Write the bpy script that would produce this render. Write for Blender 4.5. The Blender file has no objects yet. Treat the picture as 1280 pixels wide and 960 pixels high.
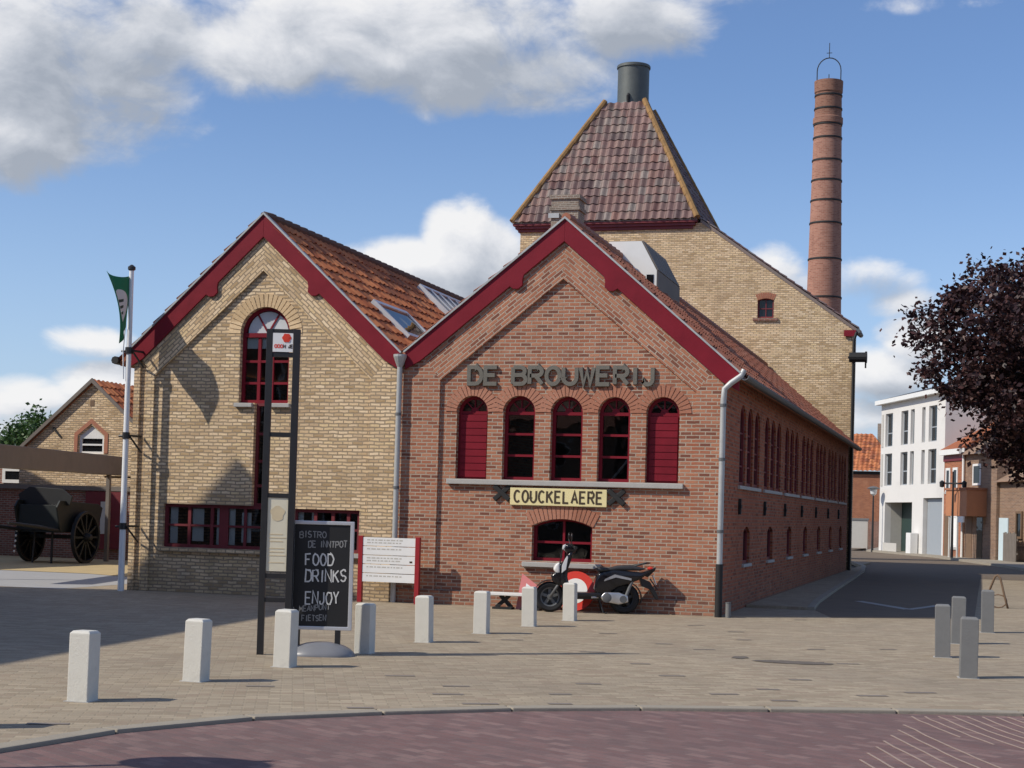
import bpy, bmesh, math, random
from mathutils import Vector, Matrix
from mathutils.geometry import tessellate_polygon
random.seed(7)
R = math.radians
sc = bpy.context.scene
COL = sc.collection

# ---------------------------------------------------------------- camera
F_PX = 2000.0; PITCH = R(1.5); ROLL = 0.028; YAW = math.atan(587/2000.0)
CX = 640.0; CY = 640.0 - F_PX*math.tan(PITCH)
CAM = Vector((4.17, -26.63, 1.65))
_fw = Vector((-math.sin(YAW), math.cos(YAW), 0)); _rt = Vector((math.cos(YAW), math.sin(YAW), 0)); _up = Vector((0,0,1))
_f3 = _fw*math.cos(PITCH) + _up*math.sin(PITCH); _u3 = _up*math.cos(PITCH) - _fw*math.sin(PITCH)
_r3 = _rt*math.cos(ROLL) + _u3*math.sin(ROLL); _u4 = _u3*math.cos(ROLL) - _rt*math.sin(ROLL)
cam_data = bpy.data.cameras.new('camera'); cam = bpy.data.objects.new('camera', cam_data); COL.objects.link(cam)
m = Matrix((_r3, _u4, -_f3)).transposed().to_4x4(); m.translation = CAM
cam.matrix_world = m
cam_data.sensor_width = 36; cam_data.lens = F_PX/1280*36
cam_data.shift_y = (CY-480)/1280
cam_data.clip_start = 0.1; cam_data.clip_end = 5000
sc.camera = cam

# survey helpers: where a sight line meets a known plane of the place
def ray(px, py): return _f3*F_PX + _r3*(px-CX) - _u4*(py-CY)
def G(px, py, z=0.0):
    d = ray(px, py); return CAM + d*((z-CAM.z)/d.z)
def PY(px, py, y=0.0):
    d = ray(px, py); return CAM + d*((y-CAM.y)/d.y)
def PX(px, py, x=0.0):
    d = ray(px, py); return CAM + d*((x-CAM.x)/d.x)

# ---------------------------------------------------------------- light
SUN_AZ = R(36); SUN_EL = R(40.5)           # direction the light travels in plan, height of the sun
Ldir = Vector((math.cos(SUN_AZ)*math.cos(SUN_EL), math.sin(SUN_AZ)*math.cos(SUN_EL), -math.sin(SUN_EL)))
sd = bpy.data.lights.new('sun', 'SUN'); sd.energy = 3.8; sd.angle = R(0.5); sd.color = (1.0, 0.925, 0.80)
sun = bpy.data.objects.new('sun', sd); COL.objects.link(sun); sun.rotation_euler = Ldir.to_track_quat('-Z', 'Y').to_euler()
sun.location = (-20, -20, 40)
sc.view_settings.view_transform = 'Standard'; sc.view_settings.look = 'None'
sc.view_settings.exposure = 0.13; sc.view_settings.gamma = 1.0; sc.view_settings.use_curve_mapping = False

class NT:
    def __init__(s, nt): s.nt = nt; s.N = nt.nodes; s.L = nt.links
    def n(s, typ, **kw):
        x = s.N.new(typ)
        for k, v in kw.items(): setattr(x, k, v)
        return x
    def set(s, inp, v):
        if isinstance(v, bpy.types.NodeSocket): s.L.new(v, inp)
        elif v is not None: inp.default_value = v
    def m(s, op, a, b=None, c=None, clamp=False):
        x = s.N.new('ShaderNodeMath'); x.operation = op; x.use_clamp = clamp
        s.set(x.inputs[0], a); s.set(x.inputs[1], b); s.set(x.inputs[2], c)
        return x.outputs[0]
    def vm(s, op, a, b=None):
        x = s.N.new('ShaderNodeVectorMath'); x.operation = op
        s.set(x.inputs[0], a); s.set(x.inputs[1], b)
        return x.outputs['Value'] if op in ('DOT_PRODUCT', 'LENGTH') else x.outputs[0]
    def mix(s, f, a, b, blend='MIX'):
        x = s.N.new('ShaderNodeMix'); x.data_type = 'RGBA'; x.blend_type = blend
        s.set(x.inputs[0], f); s.set(x.inputs[6], a); s.set(x.inputs[7], b)
        return x.outputs[2]
    def sep(s, v):
        x = s.N.new('ShaderNodeSeparateXYZ'); s.L.new(v, x.inputs[0]); return x.outputs
    def comb(s, a=0.0, b=0.0, c=0.0):
        x = s.N.new('ShaderNodeCombineXYZ')
        for i, v in enumerate((a, b, c)): s.set(x.inputs[i], v)
        return x.outputs[0]
    def noise(s, v, scale, detail=4.0, rough=0.55, dist=0.0):
        x = s.N.new('ShaderNodeTexNoise'); s.set(x.inputs['Vector'], v)
        x.inputs['Scale'].default_value = scale; x.inputs['Detail'].default_value = detail
        x.inputs['Roughness'].default_value = rough; x.inputs['Distortion'].default_value = dist
        return x.outputs[0]
    def ramp(s, f, stops, interp='LINEAR'):
        x = s.N.new('ShaderNodeValToRGB'); e = x.color_ramp.elements; x.color_ramp.interpolation = interp
        while len(e) < len(stops): e.new(0.5)
        for i, (p, c) in enumerate(stops):
            e[i].position = p; e[i].color = c if len(c) == 4 else (*c, 1)
        s.set(x.inputs[0], f); return x.outputs[0]
    def smooth(s, v, a, b):
        x = s.N.new('ShaderNodeMapRange'); x.interpolation_type = 'SMOOTHSTEP'
        s.set(x.inputs[0], v); x.inputs[1].default_value = a; x.inputs[2].default_value = b
        return x.outputs[0]

# ---------------------------------------------------------------- sky
world = bpy.data.worlds.new('World'); sc.world = world; world.use_nodes = True
def make_sky():
    t = NT(world.node_tree); t.N.clear()
    out = t.n('ShaderNodeOutputWorld'); bg = t.n('ShaderNodeBackground'); t.L.new(bg.outputs[0], out.inputs[0])
    sky = t.n('ShaderNodeTexSky', sky_type='NISHITA'); sky.sun_disc = False
    sky.sun_elevation = SUN_EL
    s = -Ldir; sky.sun_rotation = math.atan2(s.x, s.y)
    sky.air_density = 1.0; sky.dust_density = 0.6; sky.ozone_density = 1.5
    tc = t.n('ShaderNodeTexCoord'); d = t.vm('NORMALIZE', tc.outputs['Generated'])
    x, y, z = t.sep(d)
    az = t.m('MULTIPLY', t.m('ARCTAN2', x, y), 57.2958); el = t.m('MULTIPLY', t.m('ARCSINE', z), 57.2958)
    def dirdeg(px, py):
        v = ray(px, py).normalized(); return math.degrees(math.atan2(v.x, v.y)), math.degrees(math.asin(v.z))
    blobs = [(90,85,165,125,.95),(20,170,95,70,.9),(60,155,70,60,1.0),(190,40,90,60,.9),
             (330,60,140,60,1.0),(520,45,240,85,1.0),(600,95,190,52,.95),(790,20,120,62,.8),(430,20,200,60,1.0),(860,-20,150,40,.5),(1150,5,130,20,.32),
             (578,318,48,74,1.15),(620,335,48,62,1.05),(500,340,85,42,1.0),(540,370,120,40,1.0),(655,345,30,50,.9),
             (965,338,46,38,.9),(1000,360,40,30,.6),(1090,345,75,36,.62),(1130,380,60,30,.5),(1110,470,80,46,.85),(1150,425,55,42,1.0),(1090,520,90,34,.75),
             (110,428,66,24,.8),(135,480,78,34,.9),(35,500,70,34,.85),(60,540,110,30,.8),(150,500,60,40,.6),(700,640,120,50,.5)]
    def density(az, el):
        acc = None
        for (px, py, w, h, k) in blobs:
            a0, e0 = dirdeg(px, py); w = w/35.0; h = h/35.0
            u = t.m('DIVIDE', t.m('SUBTRACT', az, a0), w); v = t.m('DIVIDE', t.m('SUBTRACT', el, e0), h)
            q = t.m('SUBTRACT', k, t.m('ADD', t.m('MULTIPLY', u, u), t.m('MULTIPLY', v, v)))
            acc = q if acc is None else t.m('SMOOTH_MAX', acc, q, 0.25)
        acc = t.m('MAXIMUM', acc, -1.2)
        # further clouds all round and overhead, away from the brewery
        far = t.smooth(t.m('ABSOLUTE', t.m('ADD', az, 17)), 26, 45)
        high = t.smooth(el, 22, 34)
        other = t.m('MAXIMUM', far, high)
        p = t.comb(az, t.m('MULTIPLY', el, 1.5), 0.0)
        big = t.noise(p, 0.035, 3.0)
        acc = t.m('MAXIMUM', acc, t.m('SUBTRACT', t.m('MULTIPLY', other, t.m('MULTIPLY', big, 2.2)), 1.2))
        n1 = t.noise(p, 0.33, 9.0, 0.6, 0.3); n2 = t.noise(p, 0.12, 3.0, 0.5)
        nz = t.m('ADD', t.m('MULTIPLY', t.m('SUBTRACT', n1, 0.5), 2.1), t.m('MULTIPLY', t.m('SUBTRACT', n2, 0.5), 1.4))
        return t.m('ADD', acc, nz)
    d1 = density(az, el)
    d2 = density(t.m('SUBTRACT', az, 0.55), t.m('ADD', el, 0.85))
    a = t.smooth(d1, -0.2, 0.72)
    a = t.m('MULTIPLY', a, 0.96)
    lit = t.m('ADD', 0.56, t.m('MULTIPLY', t.m('SUBTRACT', d1, d2), 0.5), clamp=True)
    thick = t.smooth(d2, 0.3, 2.2)
    lit = t.m('SUBTRACT', lit, t.m('MULTIPLY', thick, 0.28), clamp=True)
    gacc = None
    for (px, py, w, h, k) in [(110,120,120,95,1.0),(20,205,80,40,.9),(185,75,70,60,.8),(560,118,170,30,1.0),(640,95,120,45,1.0),(790,50,95,55,.9),(420,110,70,22,.6),(200,20,90,30,.7),(1090,360,60,20,.6),(1110,500,80,25,.6),(520,380,120,22,.5)]:
        a0, e0 = dirdeg(px, py)
        u = t.m('DIVIDE', t.m('SUBTRACT', az, a0), w/35.0); v = t.m('DIVIDE', t.m('SUBTRACT', el, e0), h/35.0)
        q = t.m('SUBTRACT', k, t.m('ADD', t.m('MULTIPLY', u, u), t.m('MULTIPLY', v, v)))
        gacc = q if gacc is None else t.m('SMOOTH_MAX', gacc, q, 0.3)
    gn = t.noise(t.comb(az, t.m('MULTIPLY', el, 1.6), 3.0), 0.22, 5.0)
    grey = t.smooth(t.m('ADD', gacc, t.m('MULTIPLY', t.m('SUBTRACT', gn, 0.5), 1.6)), -0.5, 0.9)
    lit = t.m('SUBTRACT', lit, t.m('MULTIPLY', grey, 0.42), clamp=True)
    ccol = t.ramp(lit, [(0.0, (3.5, 3.85, 4.45)), (0.35, (4.9, 5.2, 5.75)), (0.75, (7.2, 7.3, 7.6)), (1.0, (8.4, 8.35, 8.35))])
    base = t.mix(1.0, sky.outputs[0], (0.87, 0.995, 1.24, 1), 'MULTIPLY')
    haze = t.smooth(el, 16.0, -2.0)
    base = t.mix(t.m('MULTIPLY', haze, 0.5), base, (4.8, 6.3, 8.8, 1))
    col = t.mix(a, base, ccol)
    t.L.new(col, bg.inputs[0]); bg.inputs[1].default_value = 0.1
make_sky()
# ---------------------------------------------------------------- materials
MATS = {}
def newmat(name):
    mt = bpy.data.materials.new(name); mt.use_nodes = True; t = NT(mt.node_tree)
    b = t.N['Principled BSDF']; MATS[name] = mt
    return mt, t, b
def objco(t): return t.n('ShaderNodeTexCoord').outputs['Object']
def simple(name, col, rough=0.6, metal=0.0, var=0.15, scale=6.0, bump=0.0, spec=0.5, grime=0.0):
    mt, t, b = newmat(name); co = objco(t)
    n = t.noise(co, scale, 5.0, 0.6)
    f = t.m('ADD', 1.0-var, t.m('MULTIPLY', n, 2*var))
    c = t.mix(1.0, (*col, 1), t.comb(f, f, f), 'MULTIPLY')
    if grime:
        g = t.smooth(t.noise(co, scale*0.35, 6.0, 0.65), 0.5, 0.75)
        c = t.mix(t.m('MULTIPLY', g, grime), c, tuple(x*0.35 for x in col)+(1,))
    t.L.new(c, b.inputs['Base Color'])
    r = t.m('ADD', rough-0.08, t.m('MULTIPLY', n, 0.16)); t.L.new(r, b.inputs['Roughness'])
    b.inputs['Metallic'].default_value = metal; b.inputs['Specular IOR Level'].default_value = spec
    if bump:
        bp = t.n('ShaderNodeBump'); bp.inputs['Strength'].default_value = bump; bp.inputs['Distance'].default_value = 0.02
        t.L.new(t.noise(co, scale*8, 4.0, 0.7), bp.inputs['Height']); t.L.new(bp.outputs[0], b.inputs['Normal'])
    return mt
def brick(name, palette, mortar, bw=0.19, bh=0.063, ms=0.010, angle=0.0, ground=False, stain=0.25, bump=0.7, offset=0.5, rough=0.85, ripple=0.012, stain_col=None, stain_scale=0.6, pits=0.3):
    mt, t, b = newmat(name); co = objco(t); x, y, z = t.sep(co)
    if ground: u, v = x, y
    else: u, v = t.m('ADD', x, y), z
    if angle:
        c, s = math.cos(angle), math.sin(angle)
        u, v = t.m('ADD', t.m('MULTIPLY', u, c), t.m('MULTIPLY', v, s)), t.m('SUBTRACT', t.m('MULTIPLY', v, c), t.m('MULTIPLY', u, s))
    wob = t.noise(co, 5.0, 2.0)
    v2 = t.m('ADD', v, t.m('MULTIPLY', t.m('SUBTRACT', wob, 0.5), ripple))
    br = t.n('ShaderNodeTexBrick'); br.offset = offset
    t.L.new(t.comb(u, v2, 0.0), br.inputs['Vector'])
    br.inputs['Color1'].default_value = (0,0,0,1); br.inputs['Color2'].default_value = (1,1,1,1); br.inputs['Mortar'].default_value = (.5,.5,.5,1)
    br.inputs['Scale'].default_value = 1.0; br.inputs['Brick Width'].default_value = bw; br.inputs['Row Height'].default_value = bh
    br.inputs['Mortar Size'].default_value = ms; br.inputs['Mortar Smooth'].default_value = 0.25
    n = len(palette)
    pc = t.ramp(br.outputs['Color'], [((i+0.5)/n, c) for i, c in enumerate(palette)])
    fine = t.noise(co, 38.0, 4.0, 0.7)
    f = t.m('ADD', 0.72, t.m('MULTIPLY', fine, 0.56))
    pc = t.mix(1.0, pc, t.comb(f, f, f), 'MULTIPLY')
    mn = t.noise(co, 3.0, 4.0); mf = t.m('ADD', 0.75, t.m('MULTIPLY', mn, 0.5))
    mc = t.mix(1.0, (*mortar, 1), t.comb(mf, mf, mf), 'MULTIPLY')
    c = t.mix(br.outputs['Fac'], pc, mc)
    st = t.smooth(t.noise(co, stain_scale, 7.0, 0.62), 0.42, 0.74)
    dk = stain_col or tuple(p*0.55 for p in palette[n//2])
    c = t.mix(t.m('MULTIPLY', st, stain), c, (*dk, 1))
    if not ground:
        sk = t.smooth(t.noise(t.comb(t.m('MULTIPLY', t.m('ADD', x, y), 2.6), t.m('MULTIPLY', z, .38), 0.0), 1.0, 6.0, .62), .52, .78)
        c = t.mix(t.m('MULTIPLY', sk, .38), c, tuple(p*0.42 for p in palette[n//2])+(1,))
        sp = t.smooth(t.m('ADD', z, t.m('MULTIPLY', t.m('SUBTRACT', t.noise(co, 2.2, 6.0, .65), .5), 1.6)), .75, .05)
        c = t.mix(t.m('MULTIPLY', sp, .30), c, (.12,.10,.08,1))
        ef = t.smooth(t.noise(co, 1.7, 6.0, .6), .6, .8); c = t.mix(t.m('MULTIPLY', ef, .22), c, (.55,.50,.43,1))
    if pits:
        pt = t.smooth(t.noise(co, 19.0, 5.0, .7), .56, .70); c = t.mix(t.m('MULTIPLY', pt, pits), c, tuple(p*0.30 for p in palette[n//2])+(1,))
    big = t.noise(co, 0.23, 3.0); bf = t.m('ADD', 0.86, t.m('MULTIPLY', big, 0.28))
    c = t.mix(1.0, c, t.comb(bf, bf, bf), 'MULTIPLY')
    t.L.new(c, b.inputs['Base Color']); b.inputs['Roughness'].default_value = rough; b.inputs['Specular IOR Level'].default_value = 0.25
    h = t.m('ADD', t.m('SUBTRACT', 1.0, br.outputs['Fac']), t.m('MULTIPLY', fine, 0.5))
    h = t.m('ADD', h, t.m('MULTIPLY', br.outputs['Color'], 0.35))
    bp = t.n('ShaderNodeBump'); bp.inputs['Strength'].default_value = bump; bp.inputs['Distance'].default_value = 0.012
    t.L.new(h, bp.inputs['Height']); t.L.new(bp.outputs[0], b.inputs['Normal'])
    return mt
def tilemat(name, palette, lichen=None, lichen_amt=0.0, rough=0.7):
    mt, t, b = newmat(name); uv = t.n('ShaderNodeTexCoord').outputs['UV']; co = objco(t)
    w = t.n('ShaderNodeTexWhiteNoise'); w.noise_dimensions = '2D'; t.L.new(t.vm('FLOOR', uv), w.inputs['Vector'])
    n = len(palette)
    c = t.ramp(w.outputs['Value'], [(i/(n-1), p) for i, p in enumerate(palette)])
    f = t.m('ADD', 0.65, t.m('MULTIPLY', t.noise(co, 9.0, 5.0, 0.65), 0.7))
    c = t.mix(1.0, c, t.comb(f, f, f), 'MULTIPLY')
    if lichen:
        l = t.smooth(t.noise(co, 1.1, 7.0, 0.66), 0.5, 0.66)
        c = t.mix(t.m('MULTIPLY', l, lichen_amt), c, (*lichen, 1))
    t.L.new(c, b.inputs['Base Color']); b.inputs['Roughness'].default_value = rough; b.inputs['Specular IOR Level'].default_value = 0.35
    return mt

RED_PAL = [(.20,.075,.05),(.34,.125,.072),(.41,.165,.095),(.47,.215,.13),(.28,.10,.062),(.43,.195,.12),(.38,.145,.085)]
YEL_PAL = [(0.475,0.329,0.180),(0.737,0.541,0.323),(0.832,0.630,0.397),(0.642,0.465,0.280),(0.879,0.689,0.459),(0.558,0.394,0.235),(0.760,0.571,0.329)]
RM = (.42,.345,.275); YM = (.36,.275,.19)
brick('red_brick', RED_PAL, RM, stain=0.22)
brick('red_brick_rake_up', RED_PAL, RM, angle=R(38.6))
brick('red_brick_rake_down', RED_PAL, RM, angle=R(-39.4))
brick('red_brick_shaded', [(p[0]*.95,p[1]*.66,p[2]*.55) for p in RED_PAL], (.26,.17,.12), stain=0.4, stain_scale=.4)  # side wall copy, brick and mortar tinted darker and redder to paint in shade
brick('yellow_brick', YEL_PAL, YM, pits=.62, stain=0.28, bump=1.0, ripple=0.045, ms=.012, stain_col=(.30,.22,.14), stain_scale=1.3)
brick('yellow_brick_rake_up', YEL_PAL, YM, pits=.62, ripple=.035, angle=R(42.3), bump=1.0)
brick('yellow_brick_rake_down', YEL_PAL, YM, pits=.62, ripple=.035, angle=R(-42.5), bump=1.0)
brick('tower_brick', pits=.5, palette=[tuple(c*1.02 for c in p) for p in YEL_PAL], mortar=(.36,.28,.19), stain=0.35, bump=0.8, stain_col=(.25,.18,.12), stain_scale=0.35)
brick('stack_brick', [(.27,.10,.065),(.36,.145,.095),(.31,.12,.08),(.40,.17,.115)], (.36,.22,.17), stain=0.35, stain_scale=0.5)
brick('old_red_brick', [(.20,.08,.055),(.30,.12,.08),(.25,.10,.07)], (.33,.28,.24), stain=0.4)
brick('brown_brick', [(.24,.14,.09),(.30,.18,.12),(.20,.12,.085)], (.33,.27,.21), stain=0.4)
brick('orange_brick', [(.34,.11,.05),(.42,.15,.07),(.29,.09,.045)], (.36,.22,.15), stain=0.25)
brick('chimney_grey_brick', [(.20,.16,.13),(.30,.24,.19),(.25,.18,.14)], (.40,.36,.31), stain=0.5)
brick('voussoir', [(.38,.16,.10),(.45,.21,.14),(.31,.12,.08)], RM, bw=5, bh=5, ms=0.0001, stain=0.3)
brick('yellow_voussoir', YEL_PAL, YM, bw=5, bh=5, ms=0.0001, stain=0.3)
brick('beige_paving', [(0.281,0.227,0.160),(0.359,0.297,0.216),(0.323,0.268,0.194),(0.407,0.338,0.244),(0.305,0.239,0.173)], (0.299,0.251,0.179), bw=0.20, bh=0.10, ms=0.008, angle=R(24), ground=True, stain=0.45, bump=0.45, stain_col=(0.227,0.193,0.151), stain_scale=0.28, ripple=0.02)
brick('red_road_pavers', [(0.169,0.102,0.096),(0.213,0.131,0.122),(0.188,0.110,0.102),(0.150,0.096,0.093),(0.237,0.153,0.139)], (0.163,0.120,0.113), bw=0.20, bh=0.10, ms=0.007, angle=R(-33), ground=True, stain=0.4, bump=0.4, stain_col=(0.138,0.102,0.096), stain_scale=0.4, ripple=0.02)
tilemat('orange_tiles', [(.27,.08,.035),(.46,.155,.06),(.52,.195,.08),(.38,.12,.048),(.22,.075,.04)], (.14,.095,.06), 0.35)
tilemat('red_tiles', [(.26,.09,.055),(.34,.13,.075),(.30,.10,.055),(.38,.16,.10)], (.16,.12,.09), 0.4)
tilemat('tower_tiles', [(.125,.065,.058),(.19,.11,.095),(.155,.095,.088),(.235,.145,.125),(.095,.06,.058),(.22,.18,.16),(.20,.105,.085)], (.16,.15,.13), 0.5, 0.5)
tilemat('grey_tiles', [(.06,.06,.065),(.09,.09,.095),(.07,.07,.075)])
simple('red_paint', (.19,.008,.019), 0.5, var=0.3, scale=2.2, grime=0.4, spec=.25)
simple('dull_red_paint', (.15,.016,.022), 0.55, var=0.25, scale=4, grime=0.3)
simple('white_paint', (.74,.74,.72), 0.5, var=0.05, grime=0.12)
simple('white_render', (.66,.645,.62), 0.85, var=0.05, scale=0.8, bump=0.1, grime=0.25)
simple('pole_white', (.78,.79,.80), 0.35, var=0.05, spec=0.5)
simple('zinc', (.42,.43,.43), 0.5, 0.25, var=0.2, scale=5, grime=0.3)
simple('zinc_dark', (.13,.135,.14), 0.6, 0.2, var=0.2)
simple('stack_steel', (.105,.115,.11), 0.55, 0.4, var=0.3, scale=2.5, grime=0.5)
simple('black_metal', (.018,.018,.02), 0.45, var=0.2, scale=8)
simple('black_iron', (.012,.012,.013), 0.7, var=0.3, scale=8)
simple('black_plastic', (.012,.012,.014), 0.35, var=0.2, scale=10)
simple('scooter_black', (.010,.010,.013), 0.15, var=0.1, scale=4)
simple('rubber', (.016,.016,.017), 0.85, var=0.3, scale=20)
simple('seat_vinyl', (.035,.035,.038), 0.6, var=0.2, scale=15)
simple('silver', (.55,.55,.56), 0.35, 0.8, var=0.15, scale=8)
simple('aluminium', (.62,.63,.65), 0.4, 0.5, var=0.08, scale=4)
simple('chrome', (.75,.75,.77), 0.15, 1.0, var=0.05)
simple('scooter_white', (.75,.75,.74), 0.2, var=0.03)
simple('lens', (.6,.62,.64), 0.1, var=0.1)
simple('sign_red', (.62,.035,.02), 0.4, var=0.1)
simple('sign_white', (.80,.80,.79), 0.4, var=0.04, grime=0.06)
simple('pink_red', (.62,.20,.19), 0.45, var=0.15)
simple('post_red', (.30,.015,.022), 0.45, var=0.15)
simple('bluestone', (.40,.39,.37), 0.75, var=0.15, bump=0.2)
simple('concrete_white', (.60,.585,.53), 0.85, var=0.10, scale=7, bump=0.25, grime=0.4)
simple('concrete_grey', (.17,.172,.172), 0.85, var=0.18, scale=7, bump=0.25, grime=0.3)
simple('kerb_concrete', (.30,.265,.21), 0.85, var=0.18, scale=3, bump=0.25, grime=0.25)
simple('letter_grey', (.145,.135,.115), 0.8, var=0.3, scale=9, bump=0.3, grime=0.3)
simple('enamel_cream', (.78,.68,.36), 0.35, var=0.06, grime=0.08)
simple('letter_brown', (.055,.035,.018), 0.5, var=0.1)
simple('chalkboard', (.010,.010,.011), 0.6, var=0.3, scale=3)
simple('chalk', (.62,.62,.60), 0.9, var=0.35, scale=40)
simple('chalk_faint', (.26,.26,.255), 0.9, var=0.4, scale=40)
simple('poster_cream', (.72,.67,.52), 0.5, var=0.08, scale=5)
simple('poster_tan', (.66,.55,.36), 0.5, var=0.15, scale=9)
simple('panel_print', (.50,.48,.44), 0.6, var=0.1)
simple('base_grey', (.19,.195,.21), 0.4, var=0.1, scale=4)
simple('asphalt', (.155,.118,.082), 0.9, var=0.3, scale=2.0, bump=0.4, grime=0.3)
simple('dark_paver', (.20,.17,.145), 0.85, var=0.25, scale=9)
simple('stain', (.13,.11,.09), 0.95, var=0.4, scale=5)
simple('marking', (.36,.35,.33), 0.8, var=0.2, scale=6, grime=0.5)
simple('joint_sand', (.33,.25,.21), 0.9, var=0.25, scale=9)
simple('sand', (.46,.35,.18), 0.95, var=0.2, scale=2.0, bump=0.3)
simple('path_grey', (.33,.33,.33), 0.9, var=0.12, scale=2)
simple('soil', (.12,.10,.07), 1.0, var=0.3, scale=0.2)
simple('wood_grey', (.17,.145,.125), 0.8, var=0.25, scale=2.5, grime=0.3)
simple('wood_brown', (.16,.10,.06), 0.75, var=0.3, scale=6)
simple('cart_black', (.010,.011,.013), 0.6, var=0.3, scale=5)
simple('cart_green', (.006,.010,.011), 0.6, var=0.3, scale=5)
simple('curtain', (.80,.80,.78), 0.9, var=0.1)
simple('garage_grey', (.30,.33,.36), 0.6, var=0.06)
simple('door_dark_green', (.02,.045,.04), 0.5)
simple('door_pale', (.55,.66,.70), 0.5, var=0.05)
simple('flag_green', (.015,.14,.065), 0.8, var=0.1)
simple('flag_white', (.68,.68,.66), 0.8, var=0.06)
simple('bark', (.06,.05,.04), 0.9, var=0.3, scale=10, bump=0.5)
simple('interior', (.05,.045,.04), 0.9, var=0.2)
simple('reflection_white', (.60,.63,.65), 0.2, var=.2, scale=3)  # pale opaque colour standing for sky mirrored in the fanlight
simple('logo_red', (.70,.05,.02), 0.5)
simple('chip_orange', (.45,.19,.09), 0.7, var=0.2, scale=3)
def glass(name, tint, trans=0.7, rough=0.02):
    mt, t, b = newmat(name); t.N.remove(b); out = t.N['Material Output']
    tr = t.n('ShaderNodeBsdfTransparent'); tr.inputs[0].default_value = (tint[0], tint[1], tint[2], 1)
    df = t.n('ShaderNodeBsdfDiffuse'); df.inputs[0].default_value = (.012,.014,.016,1)
    gl = t.n('ShaderNodeBsdfGlossy'); gl.inputs['Roughness'].default_value = rough
    co = objco(t); bp = t.n('ShaderNodeBump'); bp.inputs['Strength'].default_value = 0.06; bp.inputs['Distance'].default_value = 0.05
    t.L.new(t.noise(co, 2.5, 1.0), bp.inputs['Height']); t.L.new(bp.outputs[0], gl.inputs['Normal'])
    fr = t.n('ShaderNodeFresnel'); fr.inputs[0].default_value = 1.45
    m1 = t.n('ShaderNodeMixShader'); m1.inputs[0].default_value = trans; t.L.new(df.outputs[0], m1.inputs[1]); t.L.new(tr.outputs[0], m1.inputs[2])
    m2 = t.n('ShaderNodeMixShader'); t.L.new(t.m('ADD', fr.outputs[0], 0.01), m2.inputs[0]); t.L.new(m1.outputs[0], m2.inputs[1]); t.L.new(gl.outputs[0], m2.inputs[2])
    t.L.new(m2.outputs[0], out.inputs[0]); return mt
glass('glass', (.93,.95,.95), 0.93)
glass('glass_mirror', (.3,.33,.35), 0.2)
def leafmat(name, c0, c1, c2):
    mt, t, b = newmat(name); w = t.n('ShaderNodeNewGeometry')
    c = t.ramp(w.outputs['Random Per Island'], [(0, c0), (0.6, c1), (1, c2)])
    t.L.new(c, b.inputs['Base Color']); b.inputs['Roughness'].default_value = 0.5; b.inputs['Specular IOR Level'].default_value = 0.35
    tr = t.n('ShaderNodeBsdfTranslucent'); t.L.new(c, tr.inputs[0]); mx = t.n('ShaderNodeMixShader'); mx.inputs[0].default_value = 0.2
    t.L.new(b.outputs[0], mx.inputs[1]); t.L.new(tr.outputs[0], mx.inputs[2]); t.L.new(mx.outputs[0], t.N['Material Output'].inputs[0])
    return mt
leafmat('copper_leaf', (.022,.011,.013), (.040,.018,.020), (.125,.058,.050))
leafmat('green_leaf', (.03,.07,.018), (.05,.10,.025), (.08,.14,.04))
def flag_mat():
    mt, t, b = newmat('flag_cloth'); uv = t.n('ShaderNodeTexCoord').outputs['UV']; u, v, _ = t.sep(uv)
    a = t.m('DIVIDE', t.m('SUBTRACT', u, 0.5), 0.40); c_ = t.m('DIVIDE', t.m('SUBTRACT', v, 0.48), 0.30)
    r2 = t.m('ADD', t.m('MULTIPLY', a, a), t.m('MULTIPLY', c_, c_))
    w = t.m('LESS_THAN', r2, 1.0)
    bx = t.m('LESS_THAN', t.m('ABSOLUTE', t.m('SUBTRACT', u, 0.5)), 0.16)
    st = t.m('LESS_THAN', t.m('FRACT', t.m('MULTIPLY', v, 9.0)), 0.45)
    by = t.m('LESS_THAN', t.m('ABSOLUTE', t.m('SUBTRACT', v, 0.48)), 0.16)
    mk = t.m('MULTIPLY', t.m('MULTIPLY', bx, st), by)
    col = t.mix(w, (.018,.20,.09,1), (.68,.68,.66,1)); col = t.mix(mk, col, (.05,.08,.06,1))
    t.L.new(col, b.inputs['Base Color']); b.inputs['Roughness'].default_value = 0.8
    tr = t.n('ShaderNodeBsdfTranslucent'); t.L.new(col, tr.inputs[0]); mx = t.n('ShaderNodeMixShader'); mx.inputs[0].default_value = 0.15
    t.L.new(b.outputs[0], mx.inputs[1]); t.L.new(tr.outputs[0], mx.inputs[2]); t.L.new(mx.outputs[0], t.N['Material Output'].inputs[0])
flag_mat()

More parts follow.
